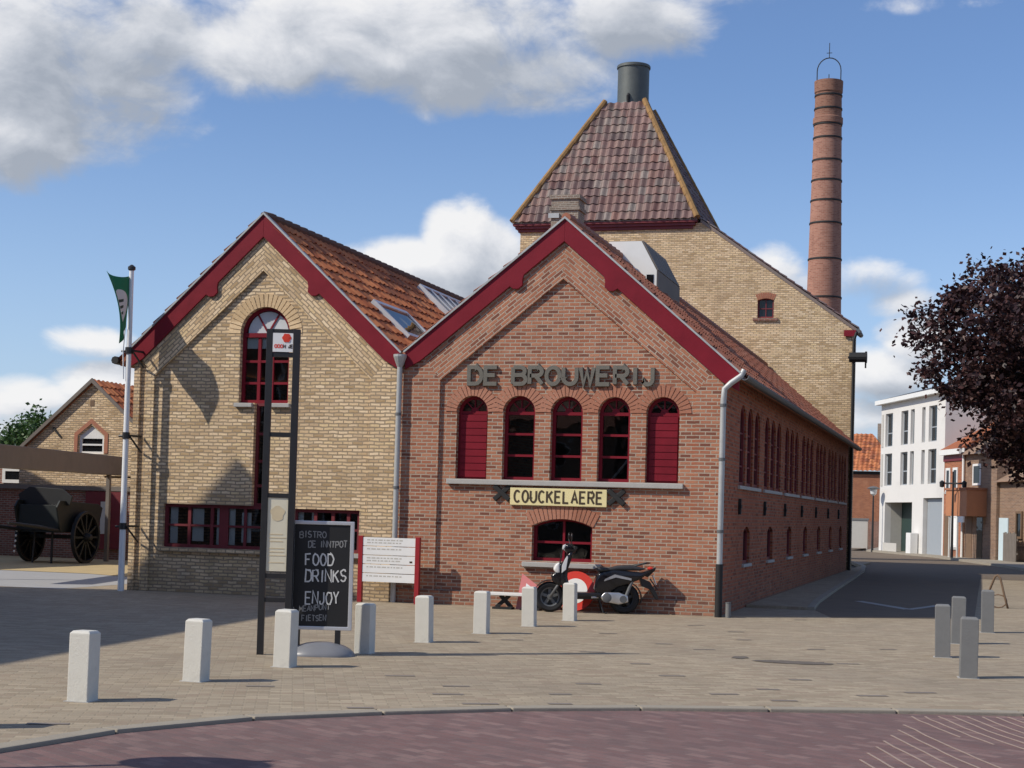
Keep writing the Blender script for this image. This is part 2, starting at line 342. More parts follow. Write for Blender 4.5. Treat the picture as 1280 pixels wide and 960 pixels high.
# ---------------------------------------------------------------- mesh builder
def wloc(o):
    v = Vector((0,0,0))
    while o is not None: v += o.location; o = o.parent
    return v
class MB:
    def __init__(s): s.v = []; s.f = []; s.uv = {}
    def add(s, vs, fs):
        o = len(s.v); s.v += [Vector(p) for p in vs]; s.f += [tuple(i+o for i in f) for f in fs]
    def box(s, a, b):
        x0,y0,z0 = a; x1,y1,z1 = b
        s.add([(x0,y0,z0),(x1,y0,z0),(x1,y1,z0),(x0,y1,z0),(x0,y0,z1),(x1,y0,z1),(x1,y1,z1),(x0,y1,z1)],
              [(0,3,2,1),(4,5,6,7),(0,1,5,4),(1,2,6,5),(2,3,7,6),(3,0,4,7)]); return s
    def bar(s, p, q, w, h=None, up=(0,0,1)):
        p, q = Vector(p), Vector(q); h = h or w; d = (q-p).normalized(); up = Vector(up)
        if abs(d.dot(up)) > 0.98: up = Vector((1,0,0))
        a = d.cross(up).normalized(); b = a.cross(d).normalized()
        vs = [e + a*(sx*w/2) + b*(sy*h/2) for e in (p,q) for sx, sy in ((-1,-1),(1,-1),(1,1),(-1,1))]
        s.add(vs, [(0,3,2,1),(4,5,6,7),(0,1,5,4),(1,2,6,5),(2,3,7,6),(3,0,4,7)]); return s
    def tube(s, pts, r, n=8, caps=True):
        pts = [Vector(p) for p in pts]; rs = r if isinstance(r, (list, tuple)) else [r]*len(pts)
        rings = []; prev = None
        for i, p in enumerate(pts):
            d = (pts[min(i+1,len(pts)-1)] - pts[max(i-1,0)]).normalized()
            if prev is None:
                up = Vector((0,0,1)) if abs(d.z) < 0.9 else Vector((1,0,0)); a = d.cross(up).normalized()
            else:
                a = (prev - d*prev.dot(d)).normalized()
            prev = a; b = d.cross(a)
            rings.append([p + (a*math.cos(2*math.pi*k/n) + b*math.sin(2*math.pi*k/n))*rs[i] for k in range(n)])
        fs = [(i*n+k, i*n+(k+1)%n, (i+1)*n+(k+1)%n, (i+1)*n+k) for i in range(len(rings)-1) for k in range(n)]
        if caps: fs += [tuple(range(n))[::-1], tuple((len(rings)-1)*n+k for k in range(n))]
        s.add([p for r_ in rings for p in r_], fs); return s
    def lathe(s, prof, c=(0,0,0), n=24, axis='z'):
        c = Vector(c); vs = []
        for (r, z) in prof:
            for k in range(n):
                a = 2*math.pi*k/n; p = Vector((r*math.cos(a), r*math.sin(a), z))
                if axis == 'y': p = Vector((p.x, p.z, p.y))
                if axis == 'x': p = Vector((p.z, p.x, p.y))
                vs.append(c+p)
        m_ = len(prof)
        fs = [(i*n+k, i*n+(k+1)%n, (i+1)*n+(k+1)%n, (i+1)*n+k) for i in range(m_-1) for k in range(n)]
        if prof[0][0] > 1e-6: fs.append(tuple(range(n))[::-1])
        if prof[-1][0] > 1e-6: fs.append(tuple((m_-1)*n+k for k in range(n)))
        s.add(vs, fs); return s
    def plate(s, outer, t0, t1, mp, holes=()):
        polys = [[Vector((p[0], p[1], 0)) for p in q] for q in [outer, *holes]]
        tri = tessellate_polygon(polys); flat = [p for q in polys for p in q]; N = len(flat)
        vs = [mp(p.x, p.y, t0) for p in flat] + [mp(p.x, p.y, t1) for p in flat]
        fs = [tuple(t) for t in tri] + [tuple(N+i for i in t)[::-1] for t in tri]
        o = 0
        for q in polys:
            k = len(q)
            fs += [(o+i, o+(i+1)%k, N+o+(i+1)%k, N+o+i) for i in range(k)]; o += k
        s.add(vs, fs); return s
    def ribbon(s, pts, w, t0, t1, mp, closed=False):
        P = [Vector((p[0], p[1])) for p in pts]; n = len(P); Lf = []; Rt = []
        for i in range(n):
            a = P[i-1] if (i > 0 or closed) else None; b = P[(i+1)%n] if (i < n-1 or closed) else None
            d1 = (P[i]-a).normalized() if a is not None else None; d2 = (b-P[i]).normalized() if b is not None else None
            if d1 is None: d1 = d2
            if d2 is None: d2 = d1
            t = (d1+d2); t = t.normalized() if t.length > 1e-4 else d1
            nn = Vector((-t.y, t.x)); k = 1/max(0.45, nn.dot(Vector((-d1.y, d1.x))))
            Lf.append(P[i]+nn*(w/2*k)); Rt.append(P[i]-nn*(w/2*k))
        vs = []
        for i in range(n):
            for q in (Lf[i], Rt[i]):
                vs.append(mp(q.x, q.y, t0)); vs.append(mp(q.x, q.y, t1))
        fs = []
        for i in range(n if closed else n-1):
            a = 4*i; b = 4*((i+1)%n)
            fs += [(a, a+2, b+2, b), (a+1, b+1, b+3, a+3), (a, b, b+1, a+1), (a+2, a+3, b+3, b+2)]
        if not closed: fs += [(0,1,3,2), (4*n-4, 4*n-2, 4*n-1, 4*n-3)]
        s.add(vs, fs); return s
    def build(s, name, mat, parent=None, local=False, smooth=False, bevel=0.0, recalc=True, seg=2):
        off = Vector((0,0,0)) if local else wloc(parent)
        me = bpy.data.meshes.new(name)
        me.from_pydata([tuple(p-off) for p in s.v], [], s.f)
        bm = bmesh.new(); bm.from_mesh(me)
        if recalc: bmesh.ops.recalc_face_normals(bm, faces=bm.faces)
        if bevel:
            es = [e for e in bm.edges if len(e.link_faces) == 2 and e.calc_face_angle(0) > R(28)]
            bmesh.ops.bevel(bm, geom=es, offset=bevel, segments=seg, affect='EDGES', profile=0.6)
        bm.to_mesh(me); bm.free()
        if smooth is True:
            for p in me.polygons: p.use_smooth = True
        elif smooth:
            for p in me.polygons: p.use_smooth = True
            me.set_sharp_from_angle(angle=R(smooth))
        me.materials.append(MATS[mat] if isinstance(mat, str) else mat)
        o = bpy.data.objects.new(name, me); COL.objects.link(o)
        if parent is not None: o.parent = parent
        return o
def tag(o, label, cat, group=None, kind=None):
    if label: o['label'] = label
    if cat: o['category'] = cat
    if group: o['group'] = group
    if kind: o['kind'] = kind
    return o
def thing(name, loc, label, cat, group=None, rz=0.0):
    o = bpy.data.objects.new(name, None); COL.objects.link(o); o.empty_display_size = 0.3
    o.location = loc; o.rotation_euler = (0,0,rz); return tag(o, label, cat, group)
def dup(o, parent=None):
    c = o.copy(); COL.objects.link(c)
    if parent is not None: c.parent = parent
    for ch in [q for q in o.children]: dup(ch, c)
    return c
def FA(y0): return lambda u, v, w: (u, y0+w, v)            # wall facing the square (-y)
def SD(x0): return lambda u, v, w: (x0-w, u, v)            # wall facing the street (+x)
def FR(o, u, n):                                            # any upright wall: origin, along, outward normal
    o, u, n = Vector(o), Vector(u).normalized(), Vector(n).normalized()
    return lambda a, b, w: o + u*a + Vector((0,0,b)) - n*w
def rect(u0, v0, u1, v1): return [(u0,v0),(u1,v0),(u1,v1),(u0,v1)]
def arch(u0, u1, v0, vs, rise=None, n=14):
    a = (u1-u0)/2; c = (u0+u1)/2
    if rise is None: rise = a
    r = (a*a+rise*rise)/(2*rise); cy = vs+rise-r; th = math.asin(min(1, a/r))
    if rise > a: th = math.pi - th
    pts = [(u0,v0),(u1,v0)]
    for i in range(n+1):
        t = th - 2*th*i/n; pts.append((c + r*math.sin(t), cy + r*math.cos(t)))
    return pts
def voussoirs(u0, u1, vs, rise, depth, nb, mp, t0, t1, mb, gap=0.10):
    a = (u1-u0)/2; c = (u0+u1)/2; r = (a*a+rise*rise)/(2*rise); cy = vs+rise-r; th = math.asin(min(1, a/r))
    if rise > a: th = math.pi-th
    for i in range(nb):
        t1_ = th - 2*th*(i+gap)/nb; t2_ = th - 2*th*(i+1-gap)/nb
        q = [(c+rr*math.sin(t), cy+rr*math.cos(t)) for rr, t in ((r,t1_),(r+depth,t1_),(r+depth,t2_),(r,t2_))]
        mb.plate(q, t0 + random.uniform(-.002,.002), t1, mp)
    return mb
def tiles(mb, D, Cc, A, B, tw=0.24, th=0.33, amp=0.045, lift=0.036, uv0=0):
    # D,Cc eave start/end, A,B ridge start/end
    D, Cc, A, B = map(Vector, (D, Cc, A, B)); u = (Cc-D).normalized()
    vv = A-D; vdir = (vv - u*vv.dot(u)).normalized(); n = u.cross(vdir).normalized()
    if n.z < 0: n = -n
    W = (Cc-D).length; H = vv.dot(vdir); ua = vv.dot(u); ub = (B-D).dot(u)
    nr = max(1, round(H/th)); dv = H/nr; SUB = 6; nc = int(math.ceil(W/tw))
    prof = [0.0, .55, 1.0, .75, .25, -.1]
    for r in range(nr):
        v0 = r*dv; v1 = (r+1)*dv + (0.05 if r < nr-1 else 0)
        l0, r0 = ua*v0/H, W+(ub-W)*v0/H; l1, r1 = ua*min(v1,H)/H, W+(ub-W)*min(v1,H)/H
        for k in range(nc*SUB):
            ua_, ub_ = k*tw/SUB, (k+1)*tw/SUB
            q0, q1 = max(l0, min(r0, ua_)), max(l0, min(r0, ub_)); p0, p1 = max(l1, min(r1, ua_)), max(l1, min(r1, ub_))
            if q1-q0 < 1e-4 and p1-p0 < 1e-4: continue
            jit = 0.012*math.sin(r*12.9+(k//SUB)*7.7)
            h0, h1 = amp*prof[k%SUB], amp*prof[(k+1)%SUB]
            o = len(mb.v); fb = len(mb.f)
            mb.add([D+u*q0+vdir*v0+n*(lift+h0+jit), D+u*q1+vdir*v0+n*(lift+h1+jit), D+u*p1+vdir*v1+n*(0.004+h1), D+u*p0+vdir*v1+n*(0.004+h0),
                    D+u*q0+vdir*v0+n*(lift+h0+jit-.014), D+u*q1+vdir*v0+n*(lift+h1+jit-.014)], [(0,1,2,3),(4,5,1,0)])
            for fi in (fb, fb+1): mb.uv[fi] = ((k//SUB)+0.5+uv0, r+0.5)
    return mb
def build_roof(mb, name, mat, parent):
    uvs = mb.uv; o = mb.build(name, mat, parent, recalc=False)
    ul = o.data.uv_layers.new(name='UVMap')
    for p in o.data.polygons:
        c = uvs.get(p.index, (0.5, 0.5))
        for li in p.loop_indices: ul.data[li].uv = c
    return o
# ---------------------------------------------------------------- lettering
def _arc(cx, cy, rx, ry, a0, a1, n=8): return [(cx+rx*math.cos(R(a0+(a1-a0)*i/n)), cy+ry*math.sin(R(a0+(a1-a0)*i/n))) for i in range(n+1)]
GL = {
 'D': [[(0,0),(0,1),(.5,1)]+_arc(.5,.5,.5,.5,90,-90)+[(0,0)]], 'E': [[(.9,0),(0,0),(0,1),(.9,1)],[(0,.52),(.75,.52)]],
 'B': [[(0,0),(0,1)],[(.02,1),(.55,1)]+_arc(.58,.765,.34,.235,90,-90)+[(.02,.53)],[(.04,.53),(.6,.53)]+_arc(.62,.265,.38,.265,90,-90)+[(.02,0)]],
 'R': [[(0,0),(0,1),(.6,1)]+_arc(.6,.75,.34,.25,90,-90)+[(0,.5)],[(.45,.5),(.98,0)]],
 'O': [_arc(.5,.5,.5,.5,90,450,20)], 'U': [[(0,1),(0,.4)]+_arc(.5,.4,.5,.4,180,360,10)+[(1,1)]],
 'W': [[(0,1),(.25,0),(.5,.8),(.75,0),(1,1)]], 'I': [[(.5,0),(.5,1)]], 'J': [[(.05,.22)]+_arc(.42,.28,.36,.28,190,360,8)+[(.78,1)]],
 'C': [_arc(.52,.5,.5,.5,45,315,16)], 'K': [[(0,0),(0,1)],[(.92,1),(.06,.48)],[(.3,.62),(.96,0)]], 'L': [[(0,1),(0,0),(.85,0)]],
 'A': [[(0,0),(.5,1),(1,0)],[(.2,.35),(.8,.35)]], 'F': [[(0,0),(0,1),(.9,1)],[(0,.52),(.7,.52)]], 'N': [[(0,0),(0,1),(.95,0),(.95,1)]],
 'S': [_arc(.5,.74,.42,.26,30,260,9)+_arc(.5,.25,.44,.25,90,-150,9)], 'T': [[(0,1),(1,1)],[(.5,0),(.5,1)]], 'Y': [[(0,1),(.5,.45),(1,1)],[(.5,.45),(.5,0)]],
 'M': [[(0,0),(0,1),(.5,.35),(1,1),(1,0)]], 'P': [[(0,0),(0,1),(.6,1)]+_arc(.6,.74,.34,.26,90,-90)+[(0,.48)]], '+': [[(.1,.5),(.9,.5)],[(.5,.1),(.5,.9)]],
 'H': [[(0,0),(0,1)],[(1,0),(1,1)],[(0,.5),(1,.5)]], 'X': [[(0,0),(1,1)],[(0,1),(1,0)]]}
def text_w(txt, h, wr, gap): return sum((0.45 if c == ' ' else (0.35 if c == 'I' else wr))*h + gap for c in txt) - gap
def write(mb, txt, u, v, h, mp, wr=0.75, gap=0.06, sw=0.05, t0=0.0, t1=0.02, jit=0.0, slope=0.0):
    x = u
    for c in txt:
        if c == ' ': x += 0.45*h+gap; continue
        w = (0.35 if c == 'I' else wr)*h
        jy = random.uniform(-jit, jit)*h; k = 0
        for st in GL[c]:
            closed = len(st) > 3 and (Vector(st[0])-Vector(st[-1])).length < 1e-3
            pts = [(x+p[0]*w + random.uniform(-jit,jit)*h*.5, v+jy+p[1]*h*(1+random.uniform(-jit,jit)) + slope*(x-u)) for p in (st[:-1] if closed else st)]
            mb.ribbon(pts, sw, t0-0.001*k, t1, mp, closed); k += 1
        x += w+gap
    return mb
# ================================================================ GROUND
def sheet(name, poly, z, mat, thick=0.0):
    mb = MB()
    if thick: mb.plate(poly, 0, thick, lambda u, v, w: (u, v, z-w))
    else:
        tri = tessellate_polygon([[Vector((p[0],p[1],0)) for p in poly]]); mb.add([(p[0],p[1],z) for p in poly], [tuple(t) for t in tri])
    o = mb.build(name, mat)
    if not thick:
        for p in o.data.polygons:
            if p.normal.z < 0: p.flip()
    return tag(o, None, None, kind='structure')
kerb_pts = [(-3.2,-34),(-2.75,-24),(-2.35,-20),(-2.02,-17.6),(-1.78,-16.3),(-1.22,-15.2),(-.45,-14.4),(.42,-13.65),(1.4,-13.05),(2.44,-12.58),(3.5,-12.12),(4.58,-11.72),(6.5,-11.1),(9,-10.5),(14,-9.6),(24,-8.5),(40,-7.5)]
def offset(pts, d):
    out = []
    for i, p in enumerate(pts):
        a = Vector(pts[max(0,i-1)]); b = Vector(pts[min(len(pts)-1,i+1)]); t = (b-a).normalized(); out.append((p[0]-t.y*d, p[1]+t.x*d))
    return out
sheet('ground', [(-900,-900),(900,-900),(900,1800),(-900,1800)], -0.12, 'soil')
sheet('red_road', kerb_pts + [(40,-60),(-3.2,-60)], -0.028, 'red_road_pavers')
inner = offset(kerb_pts, 0.17)
sheet('square_paving', inner + [(40,24.5),(-15,24.5),(-15,3.8),(-12.2,3.8),(-12.2,-.6),(-40,-.6),(-40,-34)], 0.0, 'beige_paving')
kb = MB()
segs = []
for i in range(len(kerb_pts)-1):
    n = max(1, int((Vector(kerb_pts[i+1])-Vector(kerb_pts[i])).length/0.9))
    for k in range(n):
        a, b = (k+.006)/n, (k+1-.006)/n
        def L_(P, t): return tuple(P[i][j]*(1-t)+P[i+1][j]*t for j in (0,1))
        kb.plate([L_(kerb_pts,a), L_(kerb_pts,b), L_(inner,b), L_(inner,a)], 0, 0.11, lambda u, v, w: (u, v, 0.004-w))
tag(kb.build('kerb', 'kerb_concrete', bevel=0.012), None, None, kind='structure')
# street asphalt and its narrow pavement along the hall
kl = [(1.75,1.2),(1.28,3.2),(1.12,6),(.95,12),(.75,20),(.55,27),(.2,33),(-.6,38.8),(-2.5,42),(-6,44)]
street = kl + [(-14,46),(-14,70),(-2,66),(3.2,53.5),(5.6,39),(7.2,24.5),(4.2,24.3),(4.15,14),(4.1,2.6)]  # near and right edges fitted to the hall's shadow; dark asphalt deepens that shade
sheet('street', street, 0.004, 'asphalt')
sheet('far_street', [(-60,44),(-14,46),(-14,71),(-3,67.5),(-2.2,90),(-5,140),(-60,140)], 0.002, 'asphalt')
pv = MB(); pv.plate([(0.02,3.2)]+[(x-.14,y) for x,y in kl[1:8]]+[(0.02,38.5)], 0, 0.13, lambda u,v,w:(u,v,0.055-w))
tag(pv.build('pavement', 'beige_paving', bevel=.01), None, None, kind='structure')
kk = MB()
for i in range(1, 8):
    (x0,y0),(x1,y1) = kl[i], kl[i+1] if i+1 < len(kl) else kl[i]
    n = max(1, int(abs(y1-y0)/1.0))
    for k in range(n):
        f = lambda t: (x0+(x1-x0)*t, y0+(y1-y0)*t)
        a, b = f((k+.006)/n), f((k+.994)/n)
        kk.plate([(a[0]-.137,a[1]),(a[0],a[1]),(b[0],b[1]),(b[0]-.137,b[1])], 0, .13, lambda u,v,w:(u,v,0.062-w))
tag(kk.build('street_kerb', 'kerb_concrete', bevel=.01), None, None, kind='structure')
pv2 = MB(); pv2.plate([(-1.9,64.6),(2.0,54.2),(4.6,42),(6.0,34),(7.2,24.6),(40,24.6),(40,90),(-1.9,90)], 0, .13, lambda u,v,w:(u,v,0.10-w))
tag(pv2.build('far_pavement', 'kerb_concrete'), None, None, kind='structure')
sheet('courtyard_sand', [(-40,5.2),(-15,5.2),(-12.2,3.9),(-11.2,5),(-11.2,40),(-40,40)], 0.006, 'sand')
sheet('courtyard_path', [(-40,-.6),(-12.1,-.6),(-12.1,3.85),(-15,5.15),(-40,5.15)], 0.002, 'path_grey')
# white guide marking on the street
mk = MB()
mk.plate([(1.70,7.2),(1.86,7.35),(2.92,5.05),(2.80,4.75)], 0, .003, lambda u,v,w:(u,v,.0085-w))
mk.plate([(2.82,4.85),(2.95,4.75),(3.48,6.8),(3.34,6.95)], 0, .003, lambda u,v,w:(u,v,.0095-w))
tag(mk.build('road_marking', 'marking'), None, None, kind='structure')
# dark inset pavers in the square
dp = MB(); random.seed(11)
for (px, py) in [(60,905),(325,858),(450,885),(570,858),(640,800),(735,855),(700,880),(840,845),(600,880),(880,812),(905,868),(930,800),(1000,775),(960,862),(1060,830),(1000,850),(1090,870),(830,805),(760,792),(700,868),(1110,812),(1150,866),(560,868),(500,845),(1020,812),(870,782),(920,790),(980,876),(740,815),(800,830)]:
    p = G(px, py); a = R(24)+random.choice((0, 0, R(3))); L2 = random.uniform(.10,.16); W2 = .045
    c, s = math.cos(a), math.sin(a)
    dp.add([(p.x+c*x-s*y, p.y+s*x+c*y, .004) for x,y in ((-L2,-W2),(L2,-W2),(L2,W2),(-L2,W2))], [(0,1,2,3)])
tag(dp.build('dark_inset_pavers', 'dark_paver'), None, None, kind='structure')
stn = MB(); random.seed(5)
for (px, py, rx, ry) in [(990,828,.42,.10),(925,822,.13,.09),(1015,829,.3,.08),(960,827,.2,.06)]:
    p = G(px, py); n = 22
    stn.add([(p.x+rx*math.cos(2*math.pi*k/n)*random.uniform(.6,1.15), p.y+ry*2.2*math.sin(2*math.pi*k/n)*random.uniform(.6,1.15), .005+.0004*len(stn.f)) for k in range(n)], [tuple(range(n))])
tag(stn.build('oil_stain', 'stain'), None, None, kind='structure')
# fan of sandy joints where the road pavers turn
hj = MB()
for k in range(19):
    a0 = Vector((3.62+.118*k, -12.26+.055*k)); L_ = 0.9 + 3.2*min(1, (k+1)/9.0)
    pts = []
    for i in range(9):
        t = i/8*L_; pts.append((a0.x + .30*t + .035*t*t + random.uniform(-.012,.012), a0.y - .97*t + random.uniform(-.012,.012)))
    hj.ribbon(pts, .017, 0, .003, lambda u,v,w:(u,v,-0.0245-w+.001))
for k in range(7):
    a0 = Vector((3.6-.035*k, -12.9-.36*k)); pts = [(a0.x+.30*i*.3+.02*(i*.3)**2+random.uniform(-.01,.01), a0.y-.97*i*.3) for i in range(9)]
    hj.ribbon(pts, .016, 0, .003, lambda u,v,w:(u,v,-0.0240-w+.001))
tag(hj.build('paver_joints', 'joint_sand'), None, None, kind='structure')

# ================================================================ RED BRICK HALL
hall = thing('brewery_hall', (0,0,0), 'low red brick hall with five arched windows and grey brick lettering in its gable', 'building')
REC = .055; F0 = FA(0.0); FP = FA(REC)
AX = (-2.80, 6.62); EL = (-5.76, 4.30); ER = (0.0, 4.20)
def roofz(x): return AX[1] + (x-AX[0])*((EL[1]-AX[1])/(EL[0]-AX[0]) if x < AX[0] else (ER[1]-AX[1])/(ER[0]-AX[0]))
A_ = (-5.01,3.94); B_ = (-2.82,5.70); C_ = (-.46,3.75)
wins = [(-4.70,-4.13),(-3.85,-3.27),(-2.99,-2.42),(-2.15,-1.59),(-1.31,-.74)]
holes = [arch(a,b,2.21,3.385) for a,b in wins] + [arch(-3.27,-2.20,.82,1.42,.13)]
w = MB().plate([(EL[0],-.1),(-.302,-.1),(-.302,roofz(-.302)),AX,EL], 0, .3, FP, holes)
hwall = w.build('wall', 'red_brick', hall)
# pilasters and raking bands stand proud of the panel
def foot(P, slope_sign, xe):
    th = R(38.6) if slope_sign > 0 else R(39.4)
    n = Vector((-math.sin(th), math.cos(th))) if slope_sign > 0 else Vector((math.sin(th), math.cos(th)))
    for k in range(1, 400):
        q = Vector(P) + n*(k*.004)
        if q.y >= roofz(q.x) or q.x <= EL[0] or q.x >= ER[0]: return (q.x, q.y)
E1 = foot(A_, 1, 0); E2 = foot(C_, -1, 0)
MB().plate([(EL[0],-.1),(A_[0],-.1),A_,E1,(EL[0],roofz(EL[0]))] if E1[0] > EL[0]+.02 else [(EL[0],-.1),(A_[0],-.1),A_,E1], 0, REC, F0).build('pilaster', 'red_brick', hall)
MB().plate([(C_[0],-.1),(ER[0],-.1),(ER[0],roofz(0)),E2,C_] if E2[0] < -.02 else [(C_[0],-.1),(0,-.1),E2,C_], 0, REC, F0).build('pilaster', 'red_brick', hall)
MB().plate([A_,B_,AX,E1] if abs(roofz(E1[0])-E1[1]) < .02 else [A_,B_,AX,(EL[0],roofz(EL[0])),E1], 0, REC, F0).build('gable_band', 'red_brick_rake_up', hall)
MB().plate([C_,E2,AX,B_] if abs(roofz(E2[0])-E2[1]) < .02 else [C_,E2,(0,roofz(0)),AX,B_], 0, REC, F0).build('gable_band', 'red_brick_rake_down', hall)
MB().box((-5.76,-.035,-.1),(-.0,.0-.002,.24)).build('plinth', 'red_brick', hall)
# side wall
YB = [2.0+3.47*i for i in range(7)]
sh = []; bays = []
for y0 in YB:
    for k in range(3): sh.append(arch(y0+.02+k*.98, y0+.78+k*.98, 2.25, 3.45, .26))
    bays.append(y0)
gws = []
for y0 in YB: gws.append((y0+.72, y0+1.62))
for a,b in gws: sh.append(arch(a,b,.82,1.38,.12))
MB().plate([(REC+.002,-.1),(26.4,-.1),(26.4,4.2),(REC+.002,4.2)], 0, .3, SD(0.0), sh).build('wall', 'red_brick_shaded', hall)
MB().plate([(.4,-.1),(26.4,-.1),(26.4,4.3),(.4,4.3)], 0, .25, SD(-5.5)).build('wall', 'red_brick_shaded', hall)
MB().plate([(-5.5,-.1),(-.3,-.1),(-.3,roofz(-.3)),AX,(-5.5,roofz(-5.5))], 0, .2, FA(26.2)).build('wall', 'red_brick', hall)
for a,b in wins: voussoirs(a-.005, b+.005, 3.385, (b-a)/2, .20, 17, FP, -.012, .0-.001, MB()).build('window_arch', 'voussoir', hall)
voussoirs(-3.29,-2.18,1.42,.135,.24,17,FP,-.012,-.001,MB()).build('window_arch', 'voussoir', hall)
MB().box((-4.84,-.03,2.115),(-.64,REC-.0005,2.205)).build('sill', 'bluestone', hall, bevel=.012)
MB().box((-3.42,-.03,.715),(-2.02,REC-.0005,.80)).build('sill', 'bluestone', hall, bevel=.012)
def front_window(a, b, v0, vs, rise, mp, shutter=False, rows=3, w0=.13, parent=hall, fan=True, mat='red_paint', cols=1, pane='glass'):
    t = .055
    fr = MB().plate(arch(a,b,v0,vs,rise), w0, w0+.07, mp, [arch(a+t,b-t,v0+t,vs,(rise or (b-a)/2)-t*(1 if rise is None else .6))]).build('window', mat, parent)
    MB().plate(arch(a+t-.01,b-t+.01,v0+t-.01,vs,(rise or (b-a)/2)-t*.9), w0+.045, w0+.052, mp).build('pane', pane, fr)
    br = MB(); c = (a+b)/2
    if fan:
        br.plate(rect(a+t-.005,vs-.035,b-t+.005,vs+.02), w0+.005, w0+.06, mp)
        for ang in (50, 90, 130):
            d = Vector((math.cos(R(ang)), math.sin(R(ang))))*((b-a)/2-t+.01)
            br.ribbon([(c,vs+.02),(c+d.x,vs+d.y)], .022, w0+.02+.001*(ang//40), w0+.043, mp)
        br.plate([(c+.07*math.cos(R(q)), vs+.019+.07*math.sin(R(q))) for q in range(0,181,20)], w0+.012, w0+.05, mp)
    if not shutter:
        for i in range(1, rows):
            z = v0+t + (vs-v0-t)*i/rows; br.plate(rect(a+t-.004,z-.02,b-t+.004,z+.02), w0+.012, w0+.0445, mp)
        for i in range(1, cols):
            x = a+(b-a)*i/cols; br.plate(rect(x-.02,v0+t-.004,x+.02,vs+(0 if fan else (rise or 0)*.8)), w0+.010, w0+.0443, mp)
    br.build('glazing_bar', mat, fr)
    if shutter:
        sh_ = MB(); n = 9; z0 = v0+t*.6; H = (vs-.035-z0)/n
        for i in range(n): sh_.plate(rect(a+t-.01,z0+i*H+.006,b-t+.01,z0+(i+1)*H-.006), w0-.025, w0+.03, mp)
        sh_.plate(rect(a+t,z0,b-t,vs-.05), w0-.01, w0+.02, mp)
        sh_.build('shutter', mat, fr)
    return fr
for i, (a,b) in enumerate(wins): front_window(a,b,2.21,3.385,None,FP,shutter=i in (0,4),rows=3)
front_window(-3.27,-2.20,.82,1.42,.13,FP,rows=2,fan=False,cols=2)
for y0 in YB:
    for k in range(3):
        a = y0+.02+k*.98; b = a+.76
        fr = MB().plate(arch(a,b,2.25,3.45,.26), .035,.10, SD(0), [arch(a+.06,b-.06,2.31,3.45,.21)]).build('window', 'dull_red_paint', hall)
        MB().plate(arch(a+.055,b-.055,2.305,3.45,.215), .075,.082, SD(0)).build('pane', 'glass_mirror', fr)
        g = MB()
        for z in (2.6,2.9,3.2): g.plate(rect(a+.056,z-.015,b-.056,z+.015), .05,.074, SD(0))
        g.plate(rect((a+b)/2-.02,2.31,(a+b)/2+.02,3.6), .052,.0735, SD(0)); g.build('glazing_bar', 'dull_red_paint', fr)
    MB().plate(rect(y0-.08,2.175,y0+2.80,2.24), -.045,.03, SD(0)).build('sill', 'bluestone', hall, bevel=.01)
    for yy in (y0-.2,):
        an = MB(); an.plate(rect(yy+.22,1.72,yy+.30,2.0), -.05,-.004, SD(0)); an.plate(rect(yy+.18,1.83,yy+.34,1.89), -.06,-.05, SD(0)); an.build('wall_anchor', 'black_iron', hall)
for a,b in gws:
    fr = MB().plate(arch(a,b,.82,1.38,.12), .05,.11, SD(0), [arch(a+.05,b-.05,.87,1.38,.08)]).build('window', 'dull_red_paint', hall)
    MB().plate(arch(a+.045,b-.045,.865,1.38,.085), .085,.092, SD(0)).build('pane', 'glass_mirror', fr)
    MB().plate(rect((a+b)/2-.02,.86,(a+b)/2+.02,1.44), .06,.084, SD(0)).build('glazing_bar', 'dull_red_paint', fr)
    MB().plate(rect(a-.08,.755,b+.08,.81), -.045,.05, SD(0)).build('sill', 'bluestone', hall, bevel=.01)
# roof
rf = MB(); YF, YE = -.06, 26.55
rs = (ER[1]-AX[1])/(ER[0]-AX[0]); ls = (EL[1]-AX[1])/(EL[0]-AX[0])
ez = AX[1]+rs*(.30-AX[0])
tiles(rf, (.30,YF,ez+.10), (.30,YE,ez+.10), (AX[0],YF,AX[1]+.10), (AX[0],YE,AX[1]+.10))
lx = -5.74; lz = AX[1]+ls*(lx-AX[0])
tiles(rf, (lx,YE,lz+.10), (lx,YF,lz+.10), (AX[0],YE,AX[1]+.10), (AX[0],YF,AX[1]+.10))
rf.plate([(.30,ez),(AX[0],AX[1]+.0),(lx,lz),(lx,lz+.085),(AX[0],AX[1]+.09),(.30,ez+.085)], 0, YE-YF-.02, FA(YF+.01))
hroof = build_roof(rf, 'roof', 'red_tiles', hall)
rd = MB()
for i in range(74):
    y = .0+.36*i; rd.tube([(AX[0],y,AX[1]+.14),(AX[0],y+.37,AX[1]+.155)], [.085,.10], 8)
rd.build('ridge_tiles', 'red_tiles', hroof)
